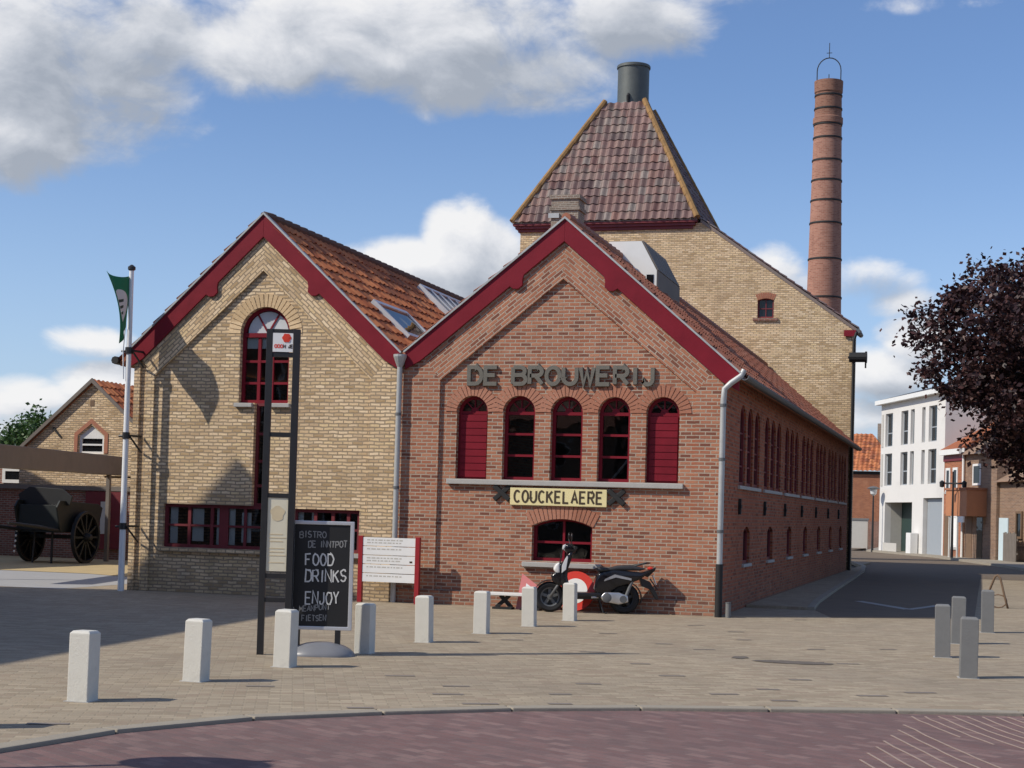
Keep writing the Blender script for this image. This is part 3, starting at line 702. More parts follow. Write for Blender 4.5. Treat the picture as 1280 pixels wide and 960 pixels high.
def barge(parent, ax, el, er, yf, cuspL, cuspR, mat='red_paint', wd=.30, wd_up=.30):
    for (e, side, cf) in ((el,-1,cuspL),(er,1,cuspR)):
        a = Vector(ax); b = Vector(e); d = (b-a).normalized(); n = Vector((d.y,-d.x))*(1 if side < 0 else -1)
        if n.y > 0: n = -n
        L_ = (b-a).length; v = Vector((0,-wd/abs(n.y)))
        c0 = cf*L_
        q = [a, b, b+Vector((0,-wd*1.02)), b+n*wd - d*.12, a+d*(c0+.12)+n*wd, a+d*(c0+.10)+n*(wd+.07), a+d*(c0+.03)+n*(wd+.13), a+d*(c0-.07)+n*(wd+.13), a+d*(c0-.13)+n*(wd+.05), a+d*(c0-.2)+n*wd, a+v]
        MB().plate([tuple(p) for p in q], 0, .045, FA(yf)).build('bargeboard', mat, parent, bevel=.006)
        MB().plate([tuple(p) for p in (a+Vector((0,.0)), b+d*.02, b+d*.02-n*.03, a+Vector((0,.04)))], -.03, .09, FA(yf)).build('verge_capping', 'zinc', parent)
barge(hall, (-2.80,6.73), (-5.66,4.43), (.27,4.07), -.055, .37, .345)
# gutter, downpipes
gt = MB(); n = 7
pts = [(.36+.075*math.cos(R(a)), ez+.08+.075*math.sin(R(a))) for a in range(180,361,30)]
gt.plate(pts+[(p[0]-(p[0]-.36)*.12, p[1]+.012) for p in pts[::-1]], 0, 26.5, FA(-.08)); gt.build('gutter', 'zinc_dark', hall)
MB().tube([(.34,-.02,4.12),(.30,-.05,4.02),(.14,-.09,3.90),(.035,-.10,3.80),(.02,-.10,3.6),(.02,-.10,.86)], .05, 12).build('downpipe', 'zinc', hall, smooth=40)
MB().tube([(.02,-.10,.88),(.02,-.10,-.02)], .062, 12).build('downpipe_foot', 'black_iron', hall, smooth=40)
MB().tube([(-5.74,-.09,4.2),(-5.74,-.09,-.02)], .048, 12).build('downpipe', 'zinc', hall, smooth=40)
hp = MB(); hp.lathe([(.05,-.12),(.06,-.1),(.12,.06),(.12,.10),(.10,.10)], (-5.74,-.09,4.28), 12); hp.build('rain_hopper', 'zinc', hall)
pc = MB()
for z in (.5,2.0,3.3): pc.tube([(-5.74,-.09,z),(-5.74,-.09,z+.05)], .056, 12)
for z in (1.4,2.6,3.5): pc.tube([(.02,-.10,z),(.02,-.10,z+.05)], .058, 12)
pc.build('pipe_clamp', 'zinc_dark', hall)
# X anchors beside the name board
for (px, py) in [(628,616),(771,622)]:
    p = PY(px, py, .06); an = MB()
    an.ribbon([(p.x-.14,p.z-.12),(p.x+.14,p.z+.12)], .085, -.05, .03, FP); an.ribbon([(p.x-.14,p.z+.12),(p.x+.14,p.z-.12)], .085, -.065, .03, FP)
    an.build('wall_anchor', 'black_iron', hall, bevel=.012)
# name in relief brick
h = .29; wr = .80; gap = .07; tw_ = text_w('DE BROUWERIJ', h, wr, gap); lx_ = -2.83-tw_/2+.01
for wd_ in ('DE', 'BROUWERIJ'):
    lt = MB(); write(lt, wd_, lx_, 3.875, h, FP, wr, gap, .072, -.06, .0); lt.build('lettering', 'letter_grey', hall, bevel=.004, seg=1)
    lx_ += text_w(wd_+' ', h, wr, gap) + gap
MB().tube([(-2.05,.75,2.25),(-1.45,.75,3.0)], .022, 6).build('stair_rail', 'zinc', hall)
MB().box((-3.05,.62,3.45),(-2.75,.66,3.62)).build('hanging_sign', 'sign_white', hall)
q = MB(); q.box((-1.30,.60,3.52),(-.75,.64,3.57)); q.box((-1.14,.60,3.35),(-1.10,.64,3.519)); q.build('ceiling_rail', 'sign_white', hall)
MB().box((-5.4,8,0),(-.35,8.2,4.1)).build('inner_wall', 'interior', hall)
MB().box((-5.4,.6,1.72),(-.35,7.9,1.80)).build('floor', 'interior', hall)
# white dormer light on the right slope
def hz(x): return AX[1]+.1+rs*(x-AX[0])
yd0, yd1 = 4.2, 6.6; dz = AX[1]
q = [PY(px,py,yd0) for px,py in ((762,309),(802,302),(821,338),(820,358))]
zt_ = (q[0].z+q[1].z)/2+.06; xl, xm, xr = q[0].x-.16, q[1].x, q[2].x; zs = q[2].z
dm = MB()
dm.add([(xl,yd0,dz-.1),(xl,yd0,zt_-.22),(xl+.16,yd0,zt_),(xm,yd0,zt_),(xr,yd0,zs),(xr,yd0,hz(xr)-.1),
        (xl,yd1,dz-.1),(xl,yd1,zt_-.22),(xl+.16,yd1,zt_),(xm,yd1,zt_),(xr,yd1,zs),(xr,yd1,hz(xr)-.1)],
       [(0,1,2,3,4,5),(11,10,9,8,7,6),(0,6,7,1),(1,7,8,2),(2,8,9,3),(5,4,10,11),(0,5,11,6)])
dorm = dm.build('dormer', 'white_paint', hall)
ds = MB()
for k in range(7):
    y0_, y1_ = yd0+.02+(yd1-yd0)/7*k, yd0+(yd1-yd0)/7*(k+1)-.02
    n_ = Vector((zs-zt_,0,xm-xr)).normalized()*-1; n_ = n_ if n_.z > 0 else -n_
    a_, b_ = Vector((xm,0,zt_)), Vector((xr,0,zs))
    ds.add([a_+n_*.0+Vector((0,y0_,0)), b_+Vector((0,y0_,0)), b_+Vector((0,y1_,0)), a_+Vector((0,y1_,0)), a_+n_*.03+Vector((0,y0_,0)), b_+n_*.03+Vector((0,y0_,0)), b_+n_*.03+Vector((0,y1_,0)), a_+n_*.03+Vector((0,y1_,0))],
           [(0,3,2,1),(4,5,6,7),(0,1,5,4),(1,2,6,5),(2,3,7,6),(3,0,4,7)])
ds.box((xr+.002,yd0+.01,hz(xr)-.05),(xr+.02,yd1,zs-.002)); ds.build('slats', 'wood_grey', dorm)
MB().box((xr-.20,yd0-.012,zs-.26),(xr-.06,yd0-.002,zs-.08)).build('pane', 'glass_mirror', dorm)
# ================================================================ YELLOW HOUSE
yh = thing('gabled_house', (-8.4,0,0), 'yellow brick gabled house with red bargeboards, orange pantiles and a tall arched window', 'building')
yAX = (-8.50,6.80); yEL = (-11.08,4.40); yER = (-5.78,4.32)
def yroof(x): return yAX[1] + (x-yAX[0])*((yEL[1]-yAX[1])/(yEL[0]-yAX[0]) if x < yAX[0] else (yER[1]-yAX[1])/(yER[0]-yAX[0]))
yA, yB, yC = (-10.63,3.99), (-8.48,5.93), (-6.32,3.95)
W1 = (-8.92,-7.94,3.51,4.78); SL = (-8.60,-8.30)
LW1 = (-10.38,-8.30,.83,1.63); LW2 = (-7.78,-6.48,.83,1.60)
# arched window, the slit under it and the low window make one opening
c = (W1[0]+W1[1])/2
arcpts = arch(W1[0],W1[1],W1[2],W1[3],None)[2:]
opening = [(LW1[0],LW1[2]),(LW1[1],LW1[2]),(SL[1],W1[2]),(W1[1],W1[2])] + arcpts + [(W1[0],W1[2]),(SL[0],W1[2]),(SL[0],LW1[3]),(LW1[0],LW1[3])]
MB().plate([(-11.05,-.1),(-5.78,-.1),(-5.78,yroof(-5.78)),yAX,(-11.05,yroof(-11.05))], 0, .3, FP, [opening, rect(LW2[0],LW2[2],LW2[1],LW2[3])]).build('wall', 'yellow_brick', yh)
def yfoot(P, th, sgn):
    n = Vector((-math.sin(th)*sgn, math.cos(th)))
    for k in range(1, 400):
        q = Vector(P)+n*(k*.004)
        if q.y >= yroof(q.x) or q.x <= -11.05 or q.x >= -5.78: return (q.x,q.y)
y1 = yfoot(yA, R(42.3), 1); y2 = yfoot(yC, R(42.5), -1)
MB().plate([(-10.80,-.1),(yA[0],-.1),yA,(-10.80,yA[1]+.17)], 0, REC, F0).build('pilaster', 'yellow_brick', yh)
MB().plate([(-11.05,-.1),(-10.93,-.1),(-10.93,yA[1]+.27),(-11.05,yA[1]+.36)], 0, REC, F0).build('pilaster', 'yellow_brick', yh)
MB().plate([(yC[0],-.1),(-5.80,-.1),(-5.80,yroof(-5.80)-.0),y2,yC], 0, REC, F0).build('pilaster', 'yellow_brick', yh)
MB().plate([yA,yB,yAX,y1] if abs(yroof(y1[0])-y1[1]) < .02 else [yA,yB,yAX,(-11.05,yroof(-11.05)),y1], 0, REC, F0).build('gable_band', 'yellow_brick_rake_up', yh)
MB().plate([yC,y2,yAX,yB], 0, REC, F0).build('gable_band', 'yellow_brick_rake_down', yh)
YYE = 26.4
MB().plate([(.402,-.1),(YYE,-.1),(YYE,4.35),(.402,4.35)], 0, .3, SD(-10.75)).build('wall', 'yellow_brick', yh)
MB().plate([(-10.74,-.1),(-5.79,-.1),(-5.79,yroof(-5.79)),yAX,(-10.74,yroof(-10.74))], 0, .2, FA(YYE-.3)).build('wall', 'yellow_brick', yh)
MB().plate([(.402,-.1),(YYE-.3,-.1),(YYE-.3,4.2),(.402,4.2)], 0, .2, SD(-5.78)).build('party_wall', 'yellow_brick', yh)
MB().box((-10.9,.42,-.08),(-5.99,8,.02)).build('floor', 'interior', yh)
MB().box((-10.7,5.5,0),(-5.99,5.7,4.0)).build('inner_wall', 'interior', yh)
vy = MB(); voussoirs(W1[0]-.005,W1[1]+.005,W1[3],(W1[1]-W1[0])/2,.24,23,FP,-.01,-.001,vy); vy.build('window_arch', 'yellow_voussoir', yh)
# arched window
w0 = .10; t = .06
fr = MB().plate(arch(W1[0],W1[1],W1[2],W1[3],None), w0, w0+.07, FP, [arch(W1[0]+t,W1[1]-t,W1[2]+t,W1[3],(W1[1]-W1[0])/2-t)]).build('window', 'red_paint', yh)
MB().plate(arch(W1[0]+t-.01,W1[1]-t+.01,W1[2]+t-.01,W1[3],(W1[1]-W1[0])/2-t+.01), w0+.045, w0+.052, FP).build('pane', 'glass', fr)
b_ = MB(); b_.plate(rect(W1[0]+t-.005,W1[3]-.06,W1[1]-t+.005,W1[3]+.02), w0-.02, w0+.06, FP)
for ang in (60,120):
    d = Vector((math.cos(R(ang)),math.sin(R(ang))))*((W1[1]-W1[0])/2-t+.01); b_.ribbon([(c,W1[3]+.02),(c+d.x,W1[3]+d.y)], .03, w0+.02+.001*(ang//60), w0+.0445, FP)
for x in (SL[0]+.02, SL[1]-.02): b_.plate(rect(x-.03,W1[2]+t-.004,x+.03,W1[3]-.059), w0+.002, w0+.0444, FP)
for z in (3.88,4.28,): b_.plate(rect(W1[0]+t-.004,z-.022,W1[1]-t+.004,z+.022), w0+.008, w0+.0443, FP)
b_.build('glazing_bar', 'red_paint', fr)
MB().plate(rect(W1[0]+.07,4.52,W1[1]-.07,4.74), w0+.054, w0+.058, FP).build('blind', 'curtain', fr)
MB().plate([(c+.40*math.cos(R(a)), W1[3]+.02+.40*math.sin(R(a))) for a in range(0,181,12)], w0+.040, w0+.0442, FP).build('fanlight_reflection', 'reflection_white', fr)  # pale board before the pane paints in the sky's reflection
sl = MB(); sl.box((-8.98,-.03,3.43),(-8.62,REC-.0005,3.505)); sl.box((-8.28,-.03,3.43),(-7.88,REC-.0005,3.505)); sl.build('sill', 'bluestone', yh, bevel=.01)
# slit
fr = MB().plate(rect(SL[0],LW1[3],SL[1],W1[2]), w0, w0+.07, FP, [rect(SL[0]+.05,LW1[3]+.05,SL[1]-.05,W1[2]-.05)]).build('window', 'dull_red_paint', yh)
MB().plate(rect(SL[0]+.045,LW1[3]+.045,SL[1]-.045,W1[2]-.045), w0+.045, w0+.05, FP).build('pane', 'glass', fr)
b_ = MB()
for z in (2.0,2.45,2.95): b_.plate(rect(SL[0]+.046,z-.025,SL[1]-.046,z+.025), w0+.01, w0+.044, FP)
b_.build('glazing_bar', 'dull_red_paint', fr)
def low_window(a, b, v0, v1, muls, tr):
    fr = MB().plate(rect(a,v0,b,v1), .07, .14, FP, [rect(a+.06,v0+.06,b-.06,v1-.06)]).build('window', 'dull_red_paint', yh)
    MB().plate(rect(a+.055,v0+.055,b-.055,v1-.055), .115, .12, FP).build('pane', 'glass', fr)
    q = MB()
    for x, ww in muls: q.plate(rect(x-ww,v0+.056,x+ww,v1-.056), .08, .1145, FP)
    q.plate(rect(a+.056,tr-.02,b-.056,tr+.02), .086, .1143, FP); q.build('glazing_bar', 'dull_red_paint', fr)
    return fr
f1 = low_window(*LW1, [(-9.88,.03),(-9.42,.03),(-9.18,.09),(-8.75,.025)], 1.24)
f2 = low_window(*LW2, [(-7.36,.03),(-7.02,.03),(-6.72,.03)], 1.24)
for (x0,x1,y,z0,z1) in [(-10.30,-10.15,.6,.9,1.6),(-9.85,-9.62,.8,.95,1.55),(-9.35,-9.22,.6,.9,1.6),(-9.10,-8.98,.6,.9,1.6),(-8.85,-8.66,.9,.95,1.5)]:
    MB().box((x0,.192+y*.02,z0),(x1,.20+y*.02,z1)).build('curtain', 'curtain', f1)
for (x0,x1,y,z0,z1) in [(-7.74,-7.62,.6,1.2,1.58),(-7.46,-7.40,.7,1.2,1.58)]:
    MB().box((x0,.192+y*.02,z0),(x1,.20+y*.02,z1)).build('curtain', 'curtain', f2)
MB().box((LW1[0]-.04,-.02,.75),(LW1[1]+.04,REC-.0005,.825)).build('sill', 'yellow_brick', yh)
MB().box((LW2[0]-.04,-.02,.75),(LW2[1]+.04,REC-.0005,.825)).build('sill', 'bluestone', yh)
# roof
yrs = (yER[1]-yAX[1])/(yER[0]-yAX[0]); yls = (yEL[1]-yAX[1])/(yEL[0]-yAX[0])
rf = MB(); ex = -5.74; lx2 = -11.32; ez2 = yAX[1]+yrs*(ex-yAX[0]); lz2 = yAX[1]+yls*(lx2-yAX[0])
tiles(rf, (ex,YF,ez2+.10),(ex,YYE,ez2+.10),(yAX[0],YF,yAX[1]+.10),(yAX[0],YYE,yAX[1]+.10))
tiles(rf, (lx2,YYE,lz2+.10),(lx2,YF,lz2+.10),(yAX[0],YYE,yAX[1]+.10),(yAX[0],YF,yAX[1]+.10))
rf.plate([(ex,ez2),(yAX[0],yAX[1]),(lx2,lz2),(lx2,lz2+.085),(yAX[0],yAX[1]+.09),(ex,ez2+.085)], 0, YYE-YF-.02, FA(YF+.01))
yr = build_roof(rf, 'roof', 'orange_tiles', yh)
rd = MB()
for i in range(73): y = .0+.36*i; rd.tube([(yAX[0],y,yAX[1]+.13),(yAX[0],y+.37,yAX[1]+.145)], [.085,.10], 8)
simple('ridge_dark', (.09,.05,.035), .85, var=.4, scale=3, grime=.5)
rd.build('ridge_tiles', 'ridge_dark', yr)
barge(yh, (-8.48,6.95), (-11.16,4.44), (-5.76,4.42), -.055, .46, .46)
MB().box((-5.80,-.05,4.24),(-5.68,26,4.34)).build('valley_gutter', 'zinc_dark', yh)
MB().tube([(-11.40,-.12,lz2+.10),(-11.40,26,lz2+.10)], .075, 8).build('gutter', 'black_iron', yh)
def skylight(x_hi, x_lo, ya, yb, name, mat, lift=.16):
    z = lambda x: yAX[1]+.10+yrs*(x-yAX[0])
    n = Vector((-yrs,0,1)).normalized()
    def mp(u, v, w): return Vector((u, v, z(u))) + n*(lift-w)
    o = MB().plate(rect(x_hi,ya,x_lo,yb), 0, lift, mp, [rect(x_hi+.07,ya+.07,x_lo-.07,yb-.07)]).build(name, mat, yh)
    MB().plate(rect(x_hi+.065,ya+.065,x_lo-.065,yb-.065), .03, .04, mp).build('pane', 'glass_mirror', o)
    return o, mp
# skylight places read off the right slope
def on_slope(px, py):
    d = ray(px, py); n = Vector((-yrs,0,1)); p0 = Vector((yAX[0],0,yAX[1]+.1)); return CAM + d*((p0-CAM).dot(n)/d.dot(n))
skylight(-6.95, -6.2, 1.4, 3.2, 'skylight', 'aluminium', .13)
o2, mp2 = skylight(-8.22, -6.9, 7.4, 11.6, 'skylight', 'aluminium', .16)
gl = MB()
for k in range(1,7): yk = 7.4+4.2*k/7; gl.plate(rect(-8.16,yk-.05,-6.96,yk+.05), .0, .0295, mp2)
gl.build('glazing_bar', 'aluminium', o2)
# brick chimney at the far end of the ridge
ch = MB(); cp = PX(706,262,yAX[0]); yc = 21.9
ch.box((-9.02,yc,6.0),(-8.14,yc+.8,11.55)); ch.box((-9.07,yc-.05,11.2),(-8.09,yc+.85,11.32)); ch.box((-9.07,yc-.05,11.55),(-8.09,yc+.85,11.68))
cho = ch.build('chimney', 'chimney_grey_brick', yh)
MB().box((-9.1,yc-.06,10.95),(-8.75,yc-.005,11.1)).build('flashing', 'zinc', cho)

# ================================================================ MALT TOWER
tw = thing('malt_tower', (-5.5,29.5,0), 'tall yellow brick kiln tower with a steep pyramid tile roof and steel vent', 'building')
TY = 26.75; TD = 6.2; LD = 1.3
def tower_out(): return [(-11.43,-.1),(.02,-.1),(.02,7.95),(-5.05,11.60),(-11.43,11.60)]
wn = PY(957,385,TY)
sw_ = (wn.x-.27, wn.x+.27)
hole = arch(sw_[0],sw_[1],wn.z-.33,wn.z+.26,.06)
MB().plate(tower_out(), 0, .4, FA(TY), [hole]).build('wall', 'tower_brick', tw)
MB().plate([(TY+.402,-.1),(TY+LD,-.1),(TY+LD,7.95),(TY+.402,7.95)], 0, .4, SD(.02)).build('wall', 'tower_brick', tw)
MB().plate([(TY+.402,-.1),(TY+TD,-.1),(TY+TD,11.60),(TY+.402,11.60)], 0, .4, SD(-11.03)).build('wall', 'tower_brick', tw)
MB().plate([(-5.35,-.1),(.02,-.1),(.02,7.95),(-5.05,11.60),(-5.35,11.60)], 0, .3, FA(TY+LD+.002)).build('wall', 'tower_brick', tw)
MB().plate(rect(-11.43,-.1,-5.36,11.60), 0, .4, FA(TY+TD+.002)).build('wall', 'tower_brick', tw)
MB().plate([(TY+.402,-.1),(TY+TD,-.1),(TY+TD,11.60),(TY+.402,11.60)], 0, .3, SD(-5.36)).build('wall', 'tower_brick', tw)
fr = MB().plate(hole, .08, .14, FA(TY), [arch(sw_[0]+.05,sw_[1]-.05,wn.z-.28,wn.z+.26,.03)]).build('window', 'dull_red_paint', tw)
MB().plate(rect(sw_[0]+.045,wn.z-.285,sw_[1]-.045,wn.z+.27), .12, .125, FA(TY)).build('pane', 'glass_mirror', fr)
g = MB(); g.plate(rect(wn.x-.016,wn.z-.28,wn.x+.016,wn.z+.28), .09,.1195, FA(TY)); g.plate(rect(sw_[0]+.05,wn.z-.03,sw_[1]-.05,wn.z+.0), .092,.1193, FA(TY)); g.build('glazing_bar', 'dull_red_paint', fr)
MB().box((sw_[0]-.14,TY-.07,wn.z-.43),(sw_[1]+.14,TY-.003,wn.z-.34)).build('sill', 'old_red_brick', tw)
vv = MB(); voussoirs(sw_[0],sw_[1],wn.z+.26,.06,.2,9,FA(TY),-.01,-.001,vv); vv.build('window_arch', 'voussoir', tw)
# lean-to roof
rf = MB(); p0 = (.16,7.86); p1 = (-5.10,11.61)
tiles(rf, (p0[0],TY-.03,p0[1]+.13),(p0[0],TY+LD+.35,p0[1]+.13),(p1[0],TY-.03,p1[1]+.13),(p1[0],TY+LD+.35,p1[1]+.13))
rf.plate([p0,p1,(p1[0],p1[1]+.12),(p0[0],p0[1]+.12)], 0, LD+.35, FA(TY-.02))
lr = build_roof(rf, 'roof', 'tower_tiles', tw)
MB().box((-.25,TY-.10,7.72),(.14,TY-.035,7.92)).build('eaves_board', 'red_paint', tw)
MB().tube([(.20,TY-.05,7.90),(.20,TY+LD,7.90)], .08, 8).build('gutter', 'zinc_dark', tw)
MB().tube([(.16,TY-.10,7.85),(.08,TY-.12,7.6),(.08,TY-.12,.0)], .05, 8).build('downpipe', 'black_iron', tw)
hb = MB(); hb.tube([(.0,25.9,6.95),(.52,25.9,6.95)], .16, 12); hb.tube([(.5,25.9,6.95),(.56,25.9,6.95)], .19, 12); hb.tube([(.52,25.9,6.8),(.52,25.9,6.6)], .03, 6)
hb.tube([(.0,25.9,6.95),(.0,26.8,6.95)], .05, 6); hb.build('wall_lamp', 'black_iron', tw)
# pyramid
cz = 11.60; xa, xb = -11.55, -5.30; ya_, yb_ = TY-.12, TY+TD+.12
cb = MB()
for i, (zz, pr) in enumerate(((11.40,.05),(11.50,.13),(11.60,.20))):
    cb.plate([(xa-pr+.1,ya_-pr+.1),(xb+pr-.1,ya_-pr+.1),(xb+pr-.1,yb_+pr-.1),(xa-pr+.1,yb_+pr-.1)], 0, .098, lambda u,v,w_: (u,v,zz+.1-w_),
             [[(xa+.2,ya_+.2),(xb-.2,ya_+.2),(xb-.2,yb_-.2),(xa+.2,yb_-.2)]])
cb.build('cornice', 'dull_red_paint', tw)
xc = (xa+xb)/2; yc_ = (ya_+yb_)/2; tx = .80; tz = 16.42
B4 = [(xa-.12,ya_-.12,11.70),(xb+.12,ya_-.12,11.70),(xb+.12,yb_+.12,11.70),(xa-.12,yb_+.12,11.70)]
T4 = [(xc-tx+.15,yc_-tx,tz),(xc+tx+.0,yc_-tx,tz),(xc+tx,yc_+tx,tz),(xc-tx+.15,yc_+tx,tz)]
rf = MB()
for i in range(4):
    j = (i+1)%4; tiles(rf, B4[i], B4[j], T4[i], T4[j], tw=.27, th=.36, uv0=50*i)
rf.add([Vector(p)-Vector((0,0,.03)) for p in B4]+[Vector(p)-Vector((0,0,.0)) for p in T4], [(0,1,5,4),(1,2,6,5),(2,3,7,6),(3,0,4,7),(4,5,6,7),(3,2,1,0)])
pr_ = build_roof(rf, 'roof', 'tower_tiles', tw)
simple('lichen_tile', (.27,.155,.06), .9, var=.6, scale=3, grime=.7)
for i in range(4):
    hp_ = MB()
    a, b = Vector(B4[i]), Vector(T4[i]); n = 17
    for k in range(n): hp_.tube([a+(b-a)*(k/n)+Vector((0,0,.05)), a+(b-a)*((k+1.03)/n)+Vector((0,0,.07))], [.115,.10], 8)
    hp_.build('hip_tiles', 'lichen_tile', pr_)
sk = MB(); sx, sy = xc+.20, yc_
sk.lathe([(.57,tz-.1),(.57,tz+1.42),(.61,tz+1.42),(.61,tz+1.50),(.585,tz+1.53),(.52,tz+1.53),(.52,tz+.2)], (sx,sy,0), 32)
sk.lathe([(.585,tz+.02),(.60,tz+.06),(.585,tz+.10)], (sx,sy,0), 32)
so = sk.build('vent_stack', 'stack_steel', tw, smooth=35)
MB().tube([(sx-.05,sy-.56,tz+.0),(sx-.05,sy-.62,tz+.3),(sx-.05,sy-.56,tz+.36)], .06, 8).build('hatch_hook', 'black_iron', so)

# ================================================================ FACTORY CHIMNEY
fc = thing('factory_chimney', (-2.68,45,0), 'tall round red brick factory chimney ringed with iron bands', 'chimney')
CZ = 21.15
def cr(z): return .97 - .40*(z/CZ)
prof = [(cr(0),-.1)] + [(cr(z),z) for z in range(2,20,2)] + [(cr(19.2),19.2),(cr(19.2)+.05,19.25),(cr(19.2)+.05,19.5),(cr(19.5),19.55),(cr(20.6),20.6),(cr(20.6)+.04,20.65),(cr(21)+.06,21.1),(cr(21)+.06,CZ),(cr(21)-.2,CZ),(cr(21)-.22,CZ-2)]
fb = MB().lathe(prof, (-2.68,45,0), 40)
# bricks wrap round the shaft: own cylindrical mapping
mt, t_, b__ = newmat('shaft_brick'); co = objco(t_); X, Y, Z = t_.sep(co)
ang = t_.m('MULTIPLY', t_.m('ARCTAN2', X, Y), .8)
brn = t_.n('ShaderNodeTexBrick'); t_.L.new(t_.comb(ang, Z, 0.0), brn.inputs['Vector'])
brn.inputs['Color1'].default_value = (0,0,0,1); brn.inputs['Color2'].default_value = (1,1,1,1); brn.inputs['Scale'].default_value = 1
brn.inputs['Brick Width'].default_value = .22; brn.inputs['Row Height'].default_value = .075; brn.inputs['Mortar Size'].default_value = .01
cc = t_.ramp(brn.outputs['Color'], [(0,(.25,.105,.075)),(.4,(.33,.155,.11)),(.7,(.37,.18,.13)),(1,(.28,.125,.09))])
cc = t_.mix(brn.outputs['Fac'], cc, (.34,.21,.16,1))
lowhi = t_.ramp(t_.m('ADD', t_.m('DIVIDE', Z, 21.3), t_.m('MULTIPLY', t_.m('SUBTRACT', t_.noise(co, .9, 4.0), .5), .14)), [(.0,(1.05,.95,.92)),(.86,(1,1,1)),(.93,(.72,.70,.66))])
cc = t_.mix(1.0, cc, lowhi, 'MULTIPLY')
st = t_.noise(t_.comb(t_.m('MULTIPLY', X, 3.0), t_.m('MULTIPLY', Y, 3.0), t_.m('MULTIPLY', Z, .35)), 1.2, 5.0)
cc = t_.mix(t_.m('MULTIPLY', t_.smooth(st, .5, .75), .35), cc, (.14,.07,.05,1)); t_.L.new(cc, b__.inputs['Base Color']); b__.inputs['Roughness'].default_value = .9
fb.build('shaft', 'shaft_brick', fc, smooth=30)
for z in (2,4,6,8,10,11.5,13.2,14.8,15.8,16.7,17.6,18.6,19.2,19.9,20.5):
    MB().lathe([(cr(z)-.01,z-.035),(cr(z)+.03,z-.035),(cr(z)+.03,z+.035),(cr(z)-.01,z+.035)], (-2.68,45,0), 40).build('iron_band', 'black_iron', fc, smooth=30)
lr_ = MB(); lr_.tube([(-2.68+.52*math.cos(R(a)),45,CZ+.5+.58*math.sin(R(a))) for a in range(0,181,15)], .025, 6)
lr_.tube([(-3.2,45,CZ-.1),(-3.2,45,CZ+.5)], .025, 6); lr_.tube([(-2.16,45,CZ-.1),(-2.16,45,CZ+.5)], .025, 6)
lr_.tube([(-2.68,45,CZ+1.08),(-2.68,45,CZ+1.75)], .018, 6); lr_.tube([(-2.8,45,CZ+1.3),(-2.56,45,CZ+1.3)], .015, 6); lr_.tube([(-2.68,45,CZ-.1),(-2.68,45,CZ+.35)], .02, 6)
lr_.build('lightning_hoop', 'black_iron', fc)
# ================================================================ NEIGHBOURS ON THE LEFT
nh = thing('neighbouring_house', (-17.1,-12,0), 'tall gabled brown brick house beyond the left edge, its shadow lying over the square', 'building')
e_ = Vector((.10,-.995,0)).normalized(); g_ = Vector((.995,.10,0)).normalized(); o_ = Vector((-17.12,-6.0,0)); NL = 15
mpn = lambda u, v, w: o_ + Vector((u,0,v)) + e_*w
MB().plate([(-4.4,-.1),(4.4,-.1),(4.4,5.9),(0,10.95),(-4.4,5.9)], 0, NL, mpn, ).build('wall', 'brown_brick', nh)
r1_ = MB(); r1_.plate([(4.75,5.7),(0,11.17),(-4.75,5.7),(-4.75,5.52),(0,10.98),(4.75,5.52)], -.1, NL+.1, mpn); r1_.build('roof', 'grey_tiles', nh)
for k in range(4):
    for z in (1.0,3.6):
        c = o_ + e_*(2+3.4*k) + Vector((4.4,0,0)); q = FR(c, e_, (1,0,0))
        f = MB().plate(rect(0,z,1.1,z+1.5), -.03, .02, q, [rect(.08,z+.08,1.02,z+1.42)]).build('window', 'white_paint', nh)
        MB().plate(rect(.07,z+.07,1.03,z+1.43), -.012, -.006, q).build('pane', 'glass_mirror', f)
nb = thing('added_shade_barn', (-29,3.5,0), 'added long brick barn, unseen beyond the left edge, to shade the cart and courtyard wall', 'building')  # unseen barn, added to throw shade on the cart and wall
MB().plate([(-34,-.1),(-24,-.1),(-24,6.6),(-29,8.6),(-34,6.6)], 0, 11.5, FA(-2)).build('wall', 'old_red_brick', nb)
MB().plate([(-23.7,6.55),(-29,8.72),(-34.3,6.55),(-34.3,6.7),(-29,8.9),(-23.7,6.7)], 0, 12.1, FA(-2.3)).build('roof', 'red_tiles', nb)
MB().plate(rect(-.9,0,.9,2.6), -.04, -.002, FR((-24,4,0),(0,1,0),(1,0,0))).build('door', 'wood_brown', nb)

# unseen houses added behind the camera to darken what the windows mirror
for k, (xh, wh, hh_, mt_, rm_, lb_) in enumerate([(-26,13,6.2,'brown_brick','red_tiles','added brown brick terraced house, unseen, leftmost behind the camera'),(-12.5,12,7.0,'old_red_brick','grey_tiles','added tall dark red brick house, unseen behind the camera'),
        (0,11,5.8,'brown_brick','grey_tiles','added low brown brick house with grey roof, unseen straight behind the camera'),(11.5,13,6.8,'orange_brick','red_tiles','added orange brick house, unseen, right of the others behind the camera')]):
    oh = thing('added_opposite_house', (xh+wh/2,-52,0), lb_, 'building')
    MB().box((xh,-58,-.15),(xh+wh-.05,-50,hh_)).build('wall', mt_, oh)
    q = MB(); q.add([(xh,-49.6,hh_),(xh+wh-.05,-49.6,hh_),(xh+wh-.05,-54,hh_+3.6),(xh,-54,hh_+3.6),(xh,-58.4,hh_),(xh+wh-.05,-58.4,hh_)], [(0,1,2,3),(3,2,5,4),(0,3,4),(1,5,2),(0,4,5,1)]); q.build('roof', rm_, oh)
    for i_ in range(3):
        for z_ in (1.0, 3.8):
            x_ = xh+1.2+i_*(wh-2.5)/2.6; f = MB().box((x_,-49.998,z_),(x_+1.2,-49.95,z_+1.5)).build('window', 'white_paint', oh); MB().box((x_+.1,-49.948,z_+.1),(x_+1.1,-49.94,z_+1.4)).build('pane', 'glass_mirror', f)

